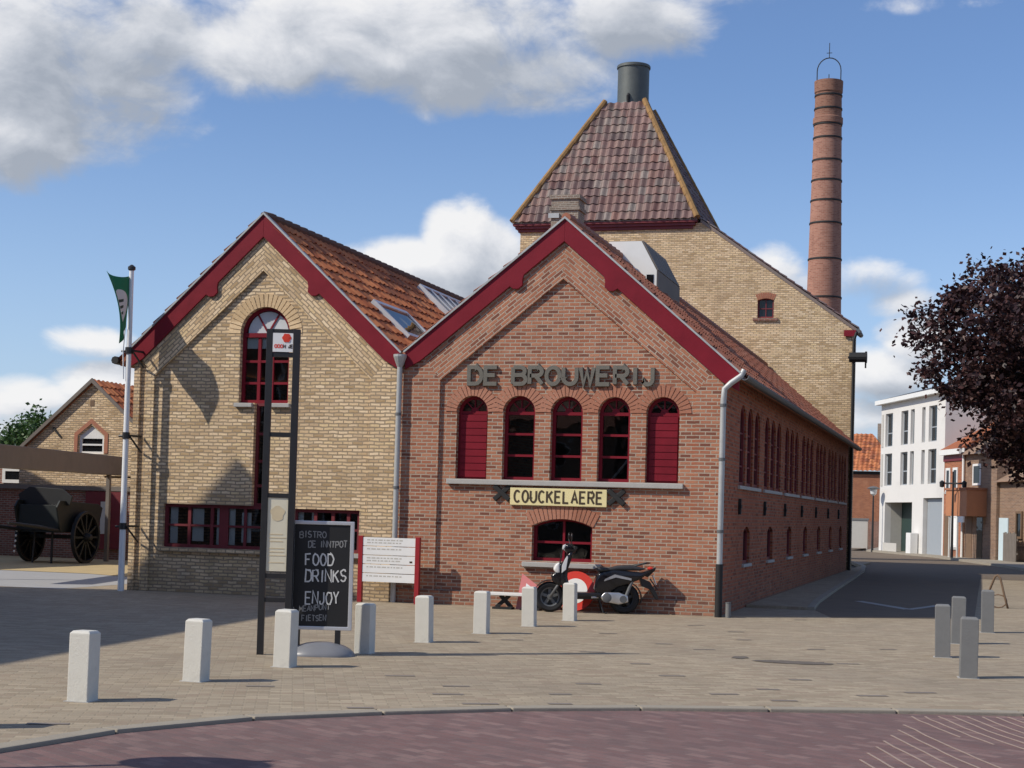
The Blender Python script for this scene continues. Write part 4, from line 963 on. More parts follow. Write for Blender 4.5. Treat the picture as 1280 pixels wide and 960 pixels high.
# rear gabled house
rh = thing('rear_house', (-20.3,14,0), 'distant yellow brick gable house with a pointed white window, behind the courtyard beam', 'building')
ra = (-20.34,5.0); sl_ = .86; HWd = 2.35
wpoly = [(-20.77,2.98),(-19.95,2.98),(-19.95,3.5),(-20.36,3.80),(-20.77,3.5)]
MB().plate([(ra[0]-HWd,-.1),(ra[0]+HWd,-.1),(ra[0]+HWd,ra[1]-sl_*HWd),ra,(ra[0]-HWd,ra[1]-sl_*HWd)], 0, .3, FA(14), [wpoly, rect(-19.9,2.30,-18.7,2.36)]).build('wall', 'yellow_brick', rh)
MB().box((ra[0]-HWd,14.302,-.1),(ra[0]+HWd,24,ra[1]-sl_*HWd)).build('rear_wall', 'yellow_brick', rh)
rf = MB(); ew = HWd+.22; ze = ra[1]-sl_*ew
tiles(rf, (ra[0]+ew,13.9,ze+.1),(ra[0]+ew,24.2,ze+.1),(ra[0],13.9,ra[1]+.1),(ra[0],24.2,ra[1]+.1))
tiles(rf, (ra[0]-ew,24.2,ze+.1),(ra[0]-ew,13.9,ze+.1),(ra[0],24.2,ra[1]+.1),(ra[0],13.9,ra[1]+.1))
rf.plate([(ra[0]+ew,ze),ra,(ra[0]-ew,ze),(ra[0]-ew,ze+.08),(ra[0],ra[1]+.09),(ra[0]+ew,ze+.08)], 0, 10.2, FA(13.95))
build_roof(rf, 'roof', 'orange_tiles', rh)
vg = MB(); vg.plate([(ra[0]-ew-.02,ze),(ra[0],ra[1]+.02),(ra[0]+ew+.02,ze),(ra[0]+ew+.02,ze+.12),(ra[0],ra[1]+.15),(ra[0]-ew-.02,ze+.12)], 0, .06, FA(13.87)); vg.build('verge_board', 'wood_grey', rh)
fr = MB().plate(wpoly, .06, .12, FA(14), [[(-20.69,3.05),(-20.03,3.05),(-20.03,3.22),(-20.69,3.22)],[(-20.69,3.27),(-20.03,3.27),(-20.03,3.42),(-20.69,3.42)]]).build('window', 'white_paint', rh)
MB().plate(rect(-20.72,3.02,-20.0,3.44), .10, .105, FA(14)).build('pane', 'glass_mirror', fr)
tr_ = MB(); tr_.ribbon([(-20.85,3.0),(-20.85,3.54),(-20.36,3.92),(-19.87,3.54),(-19.87,3.0)], .11, -.02, -.002, FA(14)); tr_.build('window_surround', 'voussoir', rh)
MB().plate(rect(-20.43,4.35,-20.30,4.52), -.01, -.001, FA(14)).build('vent', 'wood_brown', rh)
an = MB(); an.ribbon([(-21.6,3.72),(-21.35,3.45)], .06, -.03, -.002, FA(14)); an.build('wall_anchor', 'black_iron', rh)
# small white dormered shed far left
shd = thing('lean_to_shed', (-23.7,15,0), 'dark brick shed with a white framed window, left of the rear yellow gable', 'building')
MB().plate(rect(-26,-.1,-22.9,2.95), 0, 3, FA(15)).build('wall', 'old_red_brick', shd)
fr = MB().plate(rect(-23.9,2.1,-23.1,2.62), -.05,-.003, FA(15), [rect(-23.8,2.2,-23.2,2.45)]).build('window', 'white_paint', shd)
MB().plate(rect(-23.82,2.18,-23.18,2.47), -.02,-.01, FA(15)).build('pane', 'glass_mirror', fr)
MB().plate([(-26.2,2.95),(-22.7,2.95),(-22.7,3.1),(-26.2,3.1)], -.2, 3.2, FA(15)).build('roof', 'grey_tiles', shd)
# courtyard wall and beam
cw = thing('courtyard_wall', (-21,13.2,0), 'low red brick courtyard wall with dark coping behind the cart', 'wall')
MB().box((-28,13.2,-.1),(-16.0,13.5,1.92)).build('wall', 'old_red_brick', cw)
MB().box((-28.05,13.12,1.92),(-15.95,13.58,2.05)).build('coping', 'wood_grey', cw)
pn = MB().box((-19.95,13.13,.3),(-18.75,13.19,1.9)).build('door', 'dull_red_paint', cw)
MB().box((-19.80,13.10,.75),(-19.62,13.128,1.5)).build('panel', 'sign_white', pn)
MB().box((-19.45,13.10,.72),(-19.15,13.128,1.62)).build('panel', 'panel_print', pn)
bm_ = thing('pergola_beam', (-17.6,8.4,0), 'long weathered timber beam on thin posts, across the courtyard at left', 'pergola')
b0, b1 = Vector((-15.6,.6,2.60)), Vector((-18.95,13.4,2.60)); b0 = Vector((-16.4,3.8,2.55)) + (Vector((-16.4,3.8,2.55))-Vector((-18.8,13.0,2.6)))*.5
MB().bar(b0, Vector((-18.9,13.3,2.62)), .22, .52).build('beam', 'wood_grey', bm_, bevel=.02)
for (px, yy) in [(135,11.9),(-20,1.0)]:
    p = Vector((-16.4,3.8,0)).lerp(Vector((-18.8,13.0,0)), (yy-3.8)/9.2)
    MB().bar((p.x,p.y,-.05),(p.x,p.y,2.35), .10).build('post', 'wood_grey', bm_)
# cart
ct = thing('horse_cart', (-18.95,10.2,0), 'black horse cart with two big spoked wheels standing in the courtyard', 'cart', rz=R(2))
WR = .68; TRK = .80
def cart_wheel():
    o = MB().lathe([(WR-.07,-.045),(WR,-.05),(WR,.05),(WR-.07,.045),(WR-.07,-.045)], (0,0,0), 32, 'x').build('wheel', 'cart_black', ct, local=True, smooth=40)
    s = MB()
    for k in range(12):
        a = 2*math.pi*k/12; s.bar((0,.09*math.cos(a),.09*math.sin(a)),(0,(WR-.06)*math.cos(a),(WR-.06)*math.sin(a)), .05, .035, up=(1,0,0))
    s.build('spokes', 'cart_green', o, local=True)
    MB().lathe([(.0,-.17),(.06,-.16),(.11,-.08),(.12,0),(.11,.08),(.07,.17),(0,.19)], (0,0,0), 14, 'x').build('hub', 'cart_black', o, local=True, smooth=40)
    return o
w1_ = cart_wheel(); w1_.location = (-TRK,0,WR); w2_ = dup(w1_, ct); w2_.location = (TRK,0,WR)
MB().bar((-TRK-.1,0,WR),(TRK+.1,0,WR), .10).build('axle', 'cart_black', ct, local=True)
bd = MB(); bd.plate([(-.95,.82),(.95,.82),(1.18,1.45),(.95,1.55),(-1.0,1.62),(-1.15,1.45)], -.62, -.57, lambda u,v,w: (w+.0,u,v)); bd.plate([(-.95,.82),(.95,.82),(1.18,1.45),(.95,1.55),(-1.0,1.62),(-1.15,1.45)], .57, .62, lambda u,v,w: (w,u,v))
bd.box((-.569,-.95,.80),(.569,.95,.86)); bd.box((-.569,-1.0,.862),(.569,-.94,1.50)); bd.box((-.569,.95,.862),(.569,1.0,1.5)); bd.build('body', 'cart_green', ct, local=True, bevel=.01)
MB().plate([(-.70,1.50),(.72,1.50),(.78,1.72),(.5,1.92),(-.45,1.96),(-.76,1.76)], -.72, -.66, lambda u,v,w: (u,w,v)).build('headboard', 'cart_black', ct, local=True, bevel=.01)
MB().tube([(-.55,-.9,.85),(-.62,-2.0,.95),(-.5,-3.2,1.05)], [.045,.05,.035], 8).build('shaft', 'cart_black', ct, local=True)
MB().tube([(.55,-.9,.85),(.62,-2.0,.95),(.5,-3.2,1.05)], [.045,.05,.035], 8).build('shaft', 'cart_black', ct, local=True)
MB().tube([(-.25,-.7,.8),(-.27,-.75,.0)], .03, 6).build('prop', 'cart_black', ct, local=True); MB().tube([(.25,-.7,.8),(.27,-.75,.0)], .03, 6).build('prop', 'cart_black', ct, local=True)
MB().box((.2,-.79,1.42),(.42,-.73,1.50)).build('plate', 'sign_white', ct, local=True)
chn = MB()
for k in range(9): chn.lathe([(.0,-.035),(.026,-.02),(.026,.02),(0,.035)], (-.72-.012*k,-.73,1.36-.135*k), 8)
tag(chn.build('chain', 'sign_white', ct, local=True, smooth=True), None, None)
# ================================================================ FLAGPOLE, FLAG
fp = thing('flagpole', (-10.97,-.36,0), 'tall white flagpole clamped to the corner of the yellow brick house', 'flagpole')
MB().tube([(-10.97,-.36,-.02),(-10.97,-.36,2),(-10.97,-.36,5.92)], [.06,.055,.042], 16).build('pole', 'pole_white', fp, smooth=40)
MB().lathe([(.03,5.9),(.07,5.93),(.07,5.98),(.02,6.02),(0,6.02)], (-10.97,-.36,0), 12).build('finial', 'black_metal', fp)
for z in (1.18,2.85,4.42):
    b_ = MB(); b_.tube([(-11.12,-.36,z),(-10.9,-.36,z+.01),(-10.84,-.03,z+.01)], .022, 6); b_.tube([(-10.9,-.36,z),(-10.84,-.03,z-.28)], .018, 6); b_.tube([(-10.97,-.36,z-.05),(-10.97,-.36,z+.07)], .068, 12); b_.build('bracket', 'black_metal', fp)
fl = MB(); NU, NV = 14, 22
A = Vector((-11.0,-.40,5.80)); D = Vector((-11.01,-.40,4.86)); B = Vector((-11.10,-1.08,5.80)); E = Vector((-10.83,-.95,4.50))
for i in range(NU+1):
    for j in range(NV+1):
        u, v = i/NU, j/NV
        p = (A.lerp(B,u)).lerp(D.lerp(E,u), v)
        p += Vector((.10*math.sin(v*math.pi)*u + .05*math.sin(u*7+v*3)*u, .03*math.sin(v*5+u*3), -.05*math.sin(math.pi*u)*(1-v)))
        fl.v.append(p)
for i in range(NU):
    for j in range(NV):
        a = i*(NV+1)+j; fl.f.append((a,a+1,a+NV+2,a+NV+1))
fo = fl.build('flag', 'flag_cloth', smooth=True); ul = fo.data.uv_layers.new(name='UVMap')
for p in fo.data.polygons:
    for li in p.loop_indices:
        vi = fo.data.loops[li].vertex_index; ul.data[li].uv = ((vi//(NV+1))/NU, 1-(vi%(NV+1))/NV)
md = fo.modifiers.new('thickness', 'SOLIDIFY'); md.thickness = .004
tag(fo, 'green flag with a white oval emblem, hanging from the white pole', 'flag')
hl = MB(); hl.tube([(-11.03,-.42,4.85),(-11.05,-.43,4.4),(-11.03,-.42,3.9)], .012, 5)
hl.build('halyard', 'sign_white', fp)
# ================================================================ NAME BOARD
nbz = [PY(639,604,.05), PY(759,633,.05)]
sb = thing('name_board', ((nbz[0].x+nbz[1].x)/2,.05,1.96), 'cream enamel sign reading COUCKELAERE on the red brick gable', 'sign')
x0, x1, z0, z1 = nbz[0].x, nbz[1].x, 1.775, 2.075
MB().box((x0,-.002,z0),(x1,REC-.002,z1)).build('board', 'enamel_cream', sb, bevel=.008)
lt = MB(); h = .195; wr = .52; gp = .045; W_ = text_w('COUCKELAERE', h, wr, gp); 
write(lt, 'COUCKELAERE', (x0+x1)/2-W_/2, z0+.055, h, FA(-.002), wr, gp, .032, -.006, .001); lt.build('lettering', 'letter_brown', sb)
# ================================================================ TOTEM, CHALKBOARD, INFO SIGN
g0 = G(325,818); tp = thing('totem_sign', g0, 'tall black steel frame sign with a small flower logo panel and a cream poster', 'sign', rz=YAW)
T = lambda u, v, w: (u, w, v)
s_ = 1/112.6; zt = lambda y: (818-y)*s_ - .0; xt = lambda x: (x-328)*s_ + .03
MB().box((-.035,-.035,-.02),(.035,.035,zt(412))).build('post', 'black_metal', tp, local=True, bevel=.004)
MB().box((.262,-.037,-.02),(.336,.037,zt(412)+.002)).build('post', 'black_metal', tp, local=True, bevel=.004)
rl = [412,441,541,617,717,747]
for y in rl: MB().box((.0355,-.028,zt(y)-.05),(.2615,.028,zt(y))).build('rail', 'black_metal', tp, local=True)
pb = MB().box((.037,-.02,zt(714)),(.260,.0,zt(620))).build('poster', 'poster_cream', tp, local=True)
MB().plate([(.148+.075*math.cos(R(a))*(1+.15*math.sin(R(a*5))), zt(642)+.085*math.sin(R(a))) for a in range(0,360,12)], -.023, -.0205, T).build('emblem', 'poster_tan', pb, local=True)
pl = MB()
for k in range(9):
    if k % 4 == 3: continue
    pl.plate(rect(.06, zt(668+4.4*k)-.006, .06+random.uniform(.15,.2), zt(668+4.4*k)+.004), -.0225,-.0205, T)
pl.build('print_lines', 'poster_tan', pb, local=True)
lg = MB().box((.037,-.035,zt(440.5)),(.260,-.0285,zt(417))).build('logo_panel', 'sign_white', tp, local=True)
lf = MB()
for k in range(6):
    a = R(60*k); c_ = ((.19)+.028*math.cos(a), zt(423)+.028*math.sin(a)); lf.plate([(c_[0]+.024*math.cos(R(q)), c_[1]+.024*math.sin(R(q))) for q in range(0,360,30)], -.038-.0004*k, -.0352, T)
lf.plate([((.19)+.025*math.cos(R(q)), zt(423)+.025*math.sin(R(q))) for q in range(0,360,30)], -.041,-.0352,T); lf.build('flower_logo', 'logo_red', lg, local=True)
q = MB(); write(q, 'OOO', .058, zt(435.5), .036, T, .7, .007, .010, -.037, -.0352); q.build('logo_text', 'logo_red', lg, local=True)
q = MB(); write(q, 'N JE', .158, zt(435.5), .036, T, .6, .007, .010, -.037, -.0352); q.build('logo_text', 'letter_brown', lg, local=True)
g1 = G(405,819); cbd = thing('chalkboard', g1, 'black chalkboard pavement sign in a silver frame on a rounded grey base', 'sign', rz=YAW)
bw, zb, ztp = .70, .28, 1.49
bx0 = -.405
MB().plate(rect(bx0,zb,bx0+bw,ztp), -.03, .03, T, [rect(bx0+.04,zb+.04,bx0+bw-.04,ztp-.04)]).build('frame', 'aluminium', cbd, local=True, bevel=.006)
pn = MB().box((bx0+.038,-.018,zb+.038),(bx0+bw-.038,.018,ztp-.038)).build('board', 'chalkboard', cbd, local=True)
ck = MB(); cf = MB(); random.seed(3)
X = lambda px: bx0 + (px-362)/108.5; Z = lambda py: ztp - (py-655)/108.0
TB = lambda u, v, w: (u, -.018+w, v)
write(cf, 'BISTRO', X(372.5), Z(675.5), .068, TB, .62, .012, .010, -.0025, -.0004, .06, .02)
cf2 = MB(); write(cf2, 'DE INNTPOT', X(383.5), Z(687), .070, TB, .52, .009, .011, -.0025, -.0004, .07, .02)
write(ck, 'FOOD', X(380.5), Z(708), .125, TB, .50, .020, .016, -.003, -.0004, .05)
ck2 = MB(); write(ck2, 'DRINKS', X(381), Z(728.5), .130, TB, .50, .016, .016, -.003, -.0004, .06, .04)
ck3 = MB(); write(ck3, 'ENJOY', X(382), Z(755), .135, TB, .46, .014, .015, -.003, -.0004, .06, .04)
cf3 = MB(); write(cf3, '+ MEANPUNT', X(366), Z(765), .060, TB, .56, .010, .010, -.0025, -.0004, .06, .1)
cf4 = MB(); write(cf4, 'FIETSEN', X(378), Z(775.5), .062, TB, .50, .010, .010, -.0025, -.0004, .06, .05)
for c_ in (ck, ck2, ck3): c_.build('chalk_writing', 'chalk', pn, local=True)
for c_ in (cf, cf2, cf3, cf4): c_.build('faint_chalk_writing', 'chalk_faint', pn, local=True)
for x in (bx0+.10, bx0+bw-.15): MB().box((x-.03,-.025,.06),(x+.03,.025,zb-.0005)).build('leg', 'black_metal', cbd, local=True)
bs = MB(); prof = [(0,0),(1,0),(1,.10),(.96,.25),(.86,.48),(.7,.70),(.5,.87),(.25,.97),(0,1)]
vs = []; n = 32
for (r_, z) in prof[1:]:
    for k in range(n):
        a = 2*math.pi*k/n; cx_, sy_ = math.cos(a), math.sin(a); cx_ = math.copysign(abs(cx_)**.75, cx_); sy_ = math.copysign(abs(sy_)**.75, sy_)
        vs.append((.37*r_*cx_-.03, .28*r_*sy_, (.15)*z))
fs = [(i*n+k,i*n+(k+1)%n,(i+1)*n+(k+1)%n,(i+1)*n+k) for i in range(len(prof)-2) for k in range(n)] + [tuple(range(n))[::-1]]
bs.add(vs, fs); bs.build('base', 'base_grey', cbd, local=True, smooth=50)
# info sign
ia, ib = PY(452,671,-.36), PY(523,673,-.36); zi1 = (ia.z+ib.z)/2; zi0 = PY(490,728.5,-.36).z
isg = thing('information_board', ((ia.x+ib.x)/2,-.36,0), 'white slatted information board between two dark red posts', 'sign')
for x, mm in ((ia.x,'post_red'),(ib.x,'post_red')):
    MB().box((x-.04,-.40,-.02),(x+.04,-.32,zi1+.02)).build('post', mm, isg, bevel=.004)
Hn = (zi1-zi0)/5
random.seed(9)
for k in range(5):
    z = zi1-Hn*(k+1); sp = MB().box((ia.x+.041,-.39,z+.006),(ib.x-.041,-.35,z+Hn-.006)).build('slat', 'sign_white', isg, bevel=.003)
    pr = MB(); x = ia.x+.10
    for r_ in range(2 if k in (0,2) else 1):
        x = ia.x+.12; zz = z+Hn*(.62-.3*r_)
        while x < ib.x-.30: 
            ww = random.uniform(.03,.09); pr.plate(rect(x,zz,x+ww,zz+.022), -.0015,-.0002, FA(-.39)); x += ww+.02
    pr.build('print_lines', 'panel_print', sp)
MB().box((ib.x-.14,-.393,zi1-Hn*2.75),(ib.x-.09,-.3902,zi1-Hn*2.55)).build('pictogram', 'letter_brown', isg)
st_ = thing('stub_post', tuple(G(489,752)), 'short black iron stub on a foot under the white information board', 'post')
l = G(489,752); q = MB(); q.bar((l.x,l.y,0),(l.x-.03,l.y,.36), .10,.08); q.bar((l.x-.12,l.y,.03),(l.x+.16,l.y,.05), .09,.06); q.bar((l.x+.02,l.y,.05),(l.x+.12,l.y+.01,.16), .06,.05)
q.build('body', 'black_iron', st_, bevel=.01)
# ================================================================ BOLLARDS
def bollard(name, loc, h, mat, label, group, rz):
    t = thing(name, loc, label, 'bollard', group, rz=rz); t.rotation_euler.x = R(random.uniform(-1.1,1.1)); t.rotation_euler.y = R(random.uniform(-1.1,1.1))
    s = .092; m_ = MB(); m_.add([(-s,-s,-.05),(s,-s,-.05),(s,s,-.05),(-s,s,-.05),(-s,-s,h-.02),(s,-s,h-.02),(s,s,h-.02),(-s,s,h-.02),(-s+.02,-s+.02,h),(s-.02,-s+.02,h),(s-.02,s-.02,h),(-s+.02,s-.02,h)],
        [(0,3,2,1),(0,1,5,4),(1,2,6,5),(2,3,7,6),(3,0,4,7),(4,5,9,8),(5,6,10,9),(6,7,11,10),(7,4,8,11),(8,9,10,11)])
    m_.build('shaft', mat, t, local=True, bevel=.007); 
    MB().box((-s-.02,-s-.02,-.05),(s+.02,s+.02,.004)).build('collar', 'bluestone', t, local=True)
    return t
wl = ['pale square bollard nearest the left edge of the photo', 'pale square bollard between the nearest one and the black totem sign', 'pale square bollard in front of the chalkboard left corner',
      'pale square bollard in the shade just right of the chalkboard', 'pale square bollard below the right red post of the information board', 'pale square bollard at the left end of the low bench',
      'pale square bollard in front of the bench right end by the scooter front wheel', 'pale square bollard in front of the scooter footboard']
for (px,py), lb in zip([(98,877),(241,852),(353,834),(453,817),(528,803),(600,792),(660,783),(711,776)], wl):
    p = G(px,py); bollard('bollard', (p.x,p.y+.06,0), .575+random.uniform(-.012,.012), 'concrete_white', lb, 'pale bollards in a row across the square', R(random.uniform(-2,2)))
bollard('bollard', (-2.9,-16.75,0), .575, 'concrete_white', 'pale square bollard just outside the left edge of the photo', 'pale bollards in a row across the square', 0)
gl_ = ['grey concrete bollard leftmost of the four at right', 'grey concrete bollard partly hidden behind the two nearest at right', 'grey concrete bollard nearest the camera at right', 'grey concrete bollard farthest back, beside the metal bicycle stand']
for (px,py), lb in zip([(1178,822),(1197,805),(1210,848),(1234,791)], gl_):
    p = G(px,py); bollard('bollard', (p.x,p.y+.07,0), .655, 'concrete_grey', lb, 'grey bollards at the right of the street mouth', R(random.uniform(2,5)))
cp_ = thing('corner_stub', (.19,-.13,0), 'short grey stub pipe at the foot of the red brick corner', 'post')
MB().tube([(.19,-.13,-.02),(.19,-.13,.24)], .045, 10).build('pipe', 'concrete_grey', cp_, smooth=40); MB().lathe([(.05,.24),(.05,.255),(0,.26)], (.19,-.13,0), 10).build('cap', 'zinc_dark', cp_)
gs = MB().add([(-.16,-.06,-.02),(.0,-.06,-.02),(.0,-.015,-.02),(-.16,-.015,-.02),(-.14,-.05,.26),(-.0,-.05,.28),(.0,-.015,.28),(-.14,-.015,.26)], [(0,3,2,1),(4,5,6,7),(0,1,5,4),(1,2,6,5),(2,3,7,6),(3,0,4,7)])
# bicycle stand
bp_ = G(1246,760); bk = thing('bicycle_stand', tuple(bp_), 'small bent metal bicycle stand behind the farthest grey bollard', 'bicycle stand', rz=R(-15))
MB().tube([(-.28,0,0),(-.05,0,.62),(.0,0,.66),(.06,0,.60),(.16,0,.20),(.22,0,.0)], .022, 8).build('hoop', 'wood_brown', bk, local=True, smooth=True)
MB().tube([(.02+.17*math.cos(R(a)),.02,.14+.13*math.sin(R(a))) for a in range(0,361,30)], .014, 6).build('ring', 'wood_brown', bk, local=True, smooth=True)
# ================================================================ BENCH AND SIGNS BY THE WALL
be = G(640,757); p0, p1 = PY(612,740,-.50), PY(668,744,-.50)
bn = thing('bench', (p0.x+.4,-.5,0), 'low plank bench on dark trestle feet against the red brick wall', 'bench')
zb_ = (p0.z+p1.z)/2
MB().box((p0.x,-.66,zb_-.03),(p1.x+.1,-.38,zb_+.015)).build('plank', 'white_paint', bn, bevel=.006)
for x in (PY(630,745,-.5).x, p1.x-.05):
    q = MB(); q.bar((x-.12,-.52,.03),(x+.10,-.52,zb_-.035), .06); q.bar((x+.14,-.50,.03),(x-.06,-.50,zb_-.035), .06); q.box((x-.17,-.62,0),(x+.17,-.42,.035)); q.build('trestle', 'black_iron', bn)
cx_, cz_ = PY(719,738,-.22).x, .35
rsn = thing('round_sign', (cx_,-.2,0), 'round red and white road sign leaning on the wall behind the scooter', 'sign')
til = R(12); 
def TL(u, v, w): return (cx_+u, -.30 + v*math.sin(til) + w*math.cos(til), .01+v*math.cos(til) - w*math.sin(til))
circ = lambda r_, n=40: [(r_*math.cos(2*math.pi*k/n), .34+r_*math.sin(2*math.pi*k/n)) for k in range(n)]
MB().plate(circ(.34), 0, .02, TL).build('disc', 'sign_red', rsn); MB().plate(circ(.215), -.003, -.0004, TL).build('white_field', 'sign_white', rsn)
tx0 = PY(672,745,-.38)
trs = thing('triangular_sign', (tx0.x,-.38,0), 'faded pink and white triangular road sign leaning by the scooter front wheel', 'sign')
t0 = [PY(653,717,-.22), PY(697,752,-.26), PY(644,765,-.40)]
def tri_at(f): 
    c = sum(t0, Vector())/3; return [c+(p-c)*f for p in t0]
def tri_plate(f, d0, d1):
    P = tri_at(f); n = (P[1]-P[0]).cross(P[2]-P[0]).normalized(); n = n if n.y < 0 else -n
    m_ = MB(); m_.add([p+n*d0 for p in P]+[p+n*d1 for p in P], [(0,1,2),(3,5,4),(0,3,4,1),(1,4,5,2),(2,5,3,0)]); return m_
tri_plate(1.0, 0, .02).build('plate', 'pink_red', trs); tri_plate(.55, .0204, .023).build('white_field', 'sign_white', trs)
# ================================================================ SCOOTER
rp, fpnt = Vector((-1.53,-.34,0)), Vector((-2.71,-.74,0)); hd = math.atan2(fpnt.y-rp.y, fpnt.x-rp.x)
sco = thing('scooter', rp, 'black and white motor scooter parked beside the wall below the ground floor window', 'scooter', rz=hd)
WB_ = (fpnt-rp).length
def swheel(x, r_, wd):
    prof = [(r_-.095,-wd*.5),(r_-.04,-wd*.62),(r_-.012,-wd*.42),(r_,-wd*.15),(r_,wd*.15),(r_-.012,wd*.42),(r_-.04,wd*.62),(r_-.095,wd*.5),(r_-.095,-wd*.5)]
    t = MB().lathe(prof, (x,0,r_), 32, 'y').build('wheel', 'rubber', sco, local=True, smooth=45)
    rm = MB(); rm.lathe([(r_-.115,-.035),(r_-.09,-.045),(r_-.09,.045),(r_-.115,.035),(r_-.115,-.035)], (x,0,r_), 28, 'y')
    for k in range(5):
        a = 2*math.pi*k/5+.3; rm.bar((x+.03*math.cos(a),0,r_+.03*math.sin(a)),(x+(r_-.105)*math.cos(a),0,r_+(r_-.105)*math.sin(a)), .05,.034, up=(0,1,0))
    rm.lathe([(.0,-.06),(.045,-.055),(.045,.055),(0,.06)], (x,0,r_), 14, 'y'); rm.build('rim', 'zinc_dark' if x > .5 else 'black_metal', t, local=True, smooth=35)
    return t
swheel(0,.255,.115); swheel(WB_,.255,.105)
SV = lambda u, v, w: (u, w, v)
q = MB(); q.plate([(-.30,.70),(-.46,.78),(-.44,.72),(-.24,.58),(-.05,.50),(.12,.45),(.30,.33),(.44,.31),(.52,.40),(.50,.56),(.44,.68),(.20,.74)], -.145, .145, SV); q.build('body_panel', 'scooter_black', sco, local=True, bevel=.045, seg=3, smooth=50)
q = MB(); q.plate([(-.36,.765),(-.10,.82),(.12,.805),(.26,.765),(.42,.775),(.50,.745),(.46,.69),(.2,.72),(-.25,.73)], -.13, .13, SV); q.build('seat', 'seat_vinyl', sco, local=True, bevel=.035, seg=3, smooth=50)
q = MB(); q.box((.40,-.17,.27),(.98,.17,.345)); q.build('footboard', 'black_plastic', sco, local=True, bevel=.02)
q = MB(); q.plate([(.40,.23),(.95,.23),(1.0,.30),(.40,.30)], -.12,.12, SV); q.build('underpan', 'black_plastic', sco, local=True, bevel=.015)
q = MB(); q.plate([(.90,.30),(1.02,.33),(1.08,.52),(1.07,.68),(1.02,.86),(.96,1.0),(.88,1.03),(.90,.92),(.96,.74),(.97,.60),(.93,.44)], -.185,.185, SV); q.build('leg_shield', 'scooter_black', sco, local=True, bevel=.045, seg=3, smooth=50)
q = MB(); q.plate([(1.08,.66),(1.14,.64),(1.20,.71),(1.17,.80),(1.10,.84)], -.12,.12, SV); q.build('nose_panel', 'scooter_white', sco, local=True, bevel=.035, seg=3, smooth=50)
q = MB(); q.plate([(1.00,.72),(1.07,.66),(1.07,.78),(1.03,.88),(.985,.95),(.97,.92)], .18,.197, SV); q.build('side_flash', 'scooter_white', sco, local=True, bevel=.006)
q = MB(); q.plate([(.98,.46),(1.10,.44),(1.20,.50),(1.24,.60),(1.16,.68),(1.10,.80),(1.02,.86)], -.115,.115, SV); q.build('front_cowl', 'scooter_black', sco, local=True, bevel=.035, seg=3, smooth=50)
q = MB(); q.plate([(-.10,.60),(.18,.66),(.34,.58),(.36,.54),(.16,.61),(-.10,.565)], .146,.152, SV); q.build('side_flash', 'silver', sco, local=True)
q = MB(); q.plate([(-.30,.66),(-.42,.76),(-.52,.80),(-.50,.74),(-.38,.62)], -.11,.11, SV); q.build('tail_fairing', 'scooter_black', sco, local=True, bevel=.02)
for sgn in (-1,1): MB().tube([(.88,sgn*.22,1.10),(.98,sgn*.16,1.16),(1.06,sgn*.10,1.02),(1.10,sgn*.08,.75)], .006, 5).build('cable', 'rubber', sco, local=True)
MB().tube([(-.42,.05,.60),(-.55,.05,.42),(-.50,-.05,.40)], .012, 6).build('mudguard_stay', 'black_metal', sco, local=True)
q = MB(); q.plate([(-.24,.62),(-.42,.55),(-.55,.34),(-.57,.26),(-.53,.25),(-.42,.42),(-.28,.47)], -.075,.075, SV); q.build('mudflap', 'black_plastic', sco, local=True, bevel=.008)
MB().tube([(.45,.13,.27),(.56,.20,.27)], .016, 8).build('foot_peg', 'silver', sco, local=True)
q = MB(); q.plate([(.84,1.00),(.98,.98),(1.03,1.05),(1.00,1.14),(.90,1.15),(.82,1.08)], -.13,.13, SV); q.build('handlebar_cowl', 'scooter_black', sco, local=True, bevel=.04, seg=3, smooth=50)
q = MB(); q.plate([(1.0,1.02),(1.06,1.05),(1.05,1.12),(1.0,1.14)], -.085,.085, SV); q.build('headlight', 'lens', sco, local=True, bevel=.02, smooth=50)
MB().tube([(.86,-.36,1.09),(.88,-.2,1.10),(.90,0,1.09),(.88,.2,1.10),(.86,.36,1.09)], .017, 8).build('handlebar', 'black_metal', sco, local=True, smooth=True)
for sgn in (-1,1):
    MB().tube([(.86,sgn*.26,1.09),(.86,sgn*.37,1.09)], .024, 10).build('grip', 'rubber', sco, local=True, smooth=40)
    mr = MB().tube([(.90,sgn*.20,1.10),(.93,sgn*.24,1.20),(.93,sgn*.29,1.24)], .009, 6).build('mirror', 'black_metal', sco, local=True)
    mm = MB(); mm.lathe([(0,-.018),(.05,-.014),(.066,0),(.05,.012),(0,.016)], (.93,sgn*.30,1.27), 14, 'x'); mm.build('mirror_shell', 'black_plastic', mr, local=True, smooth=True)
    MB().tube([(1.00,sgn*.075,.62),(1.12,sgn*.075,.45),(WB_,sgn*.075,.255)], .024, 8).build('fork', 'zinc_dark', sco, local=True, smooth=True)
fd = [(WB_+.285*math.cos(R(a)), .255+.285*math.sin(R(a))) for a in range(20,171,10)]
q = MB(); q.plate(fd+[(p[0]-(p[0]-WB_)*.05, p[1]-(p[1]-.255)*.05) for p in fd[::-1]], -.075,.075, SV); q.build('front_fender', 'scooter_black', sco, local=True, bevel=.005)
fd = [(.295*math.cos(R(a)), .255+.295*math.sin(R(a))) for a in range(75,196,10)]
q = MB(); q.plate(fd+[(p[0]*.95, .255+(p[1]-.255)*.95) for p in fd[::-1]], -.08,.08, SV); q.build('rear_fender', 'black_plastic', sco, local=True, bevel=.005)
q = MB(); q.plate([(-.06,.20),(.10,.16),(.36,.20),(.42,.28),(.34,.36),(.10,.36),(-.05,.31)], .075,.165, SV); en = q.build('engine_case', 'silver', sco, local=True, bevel=.025, seg=3, smooth=50)
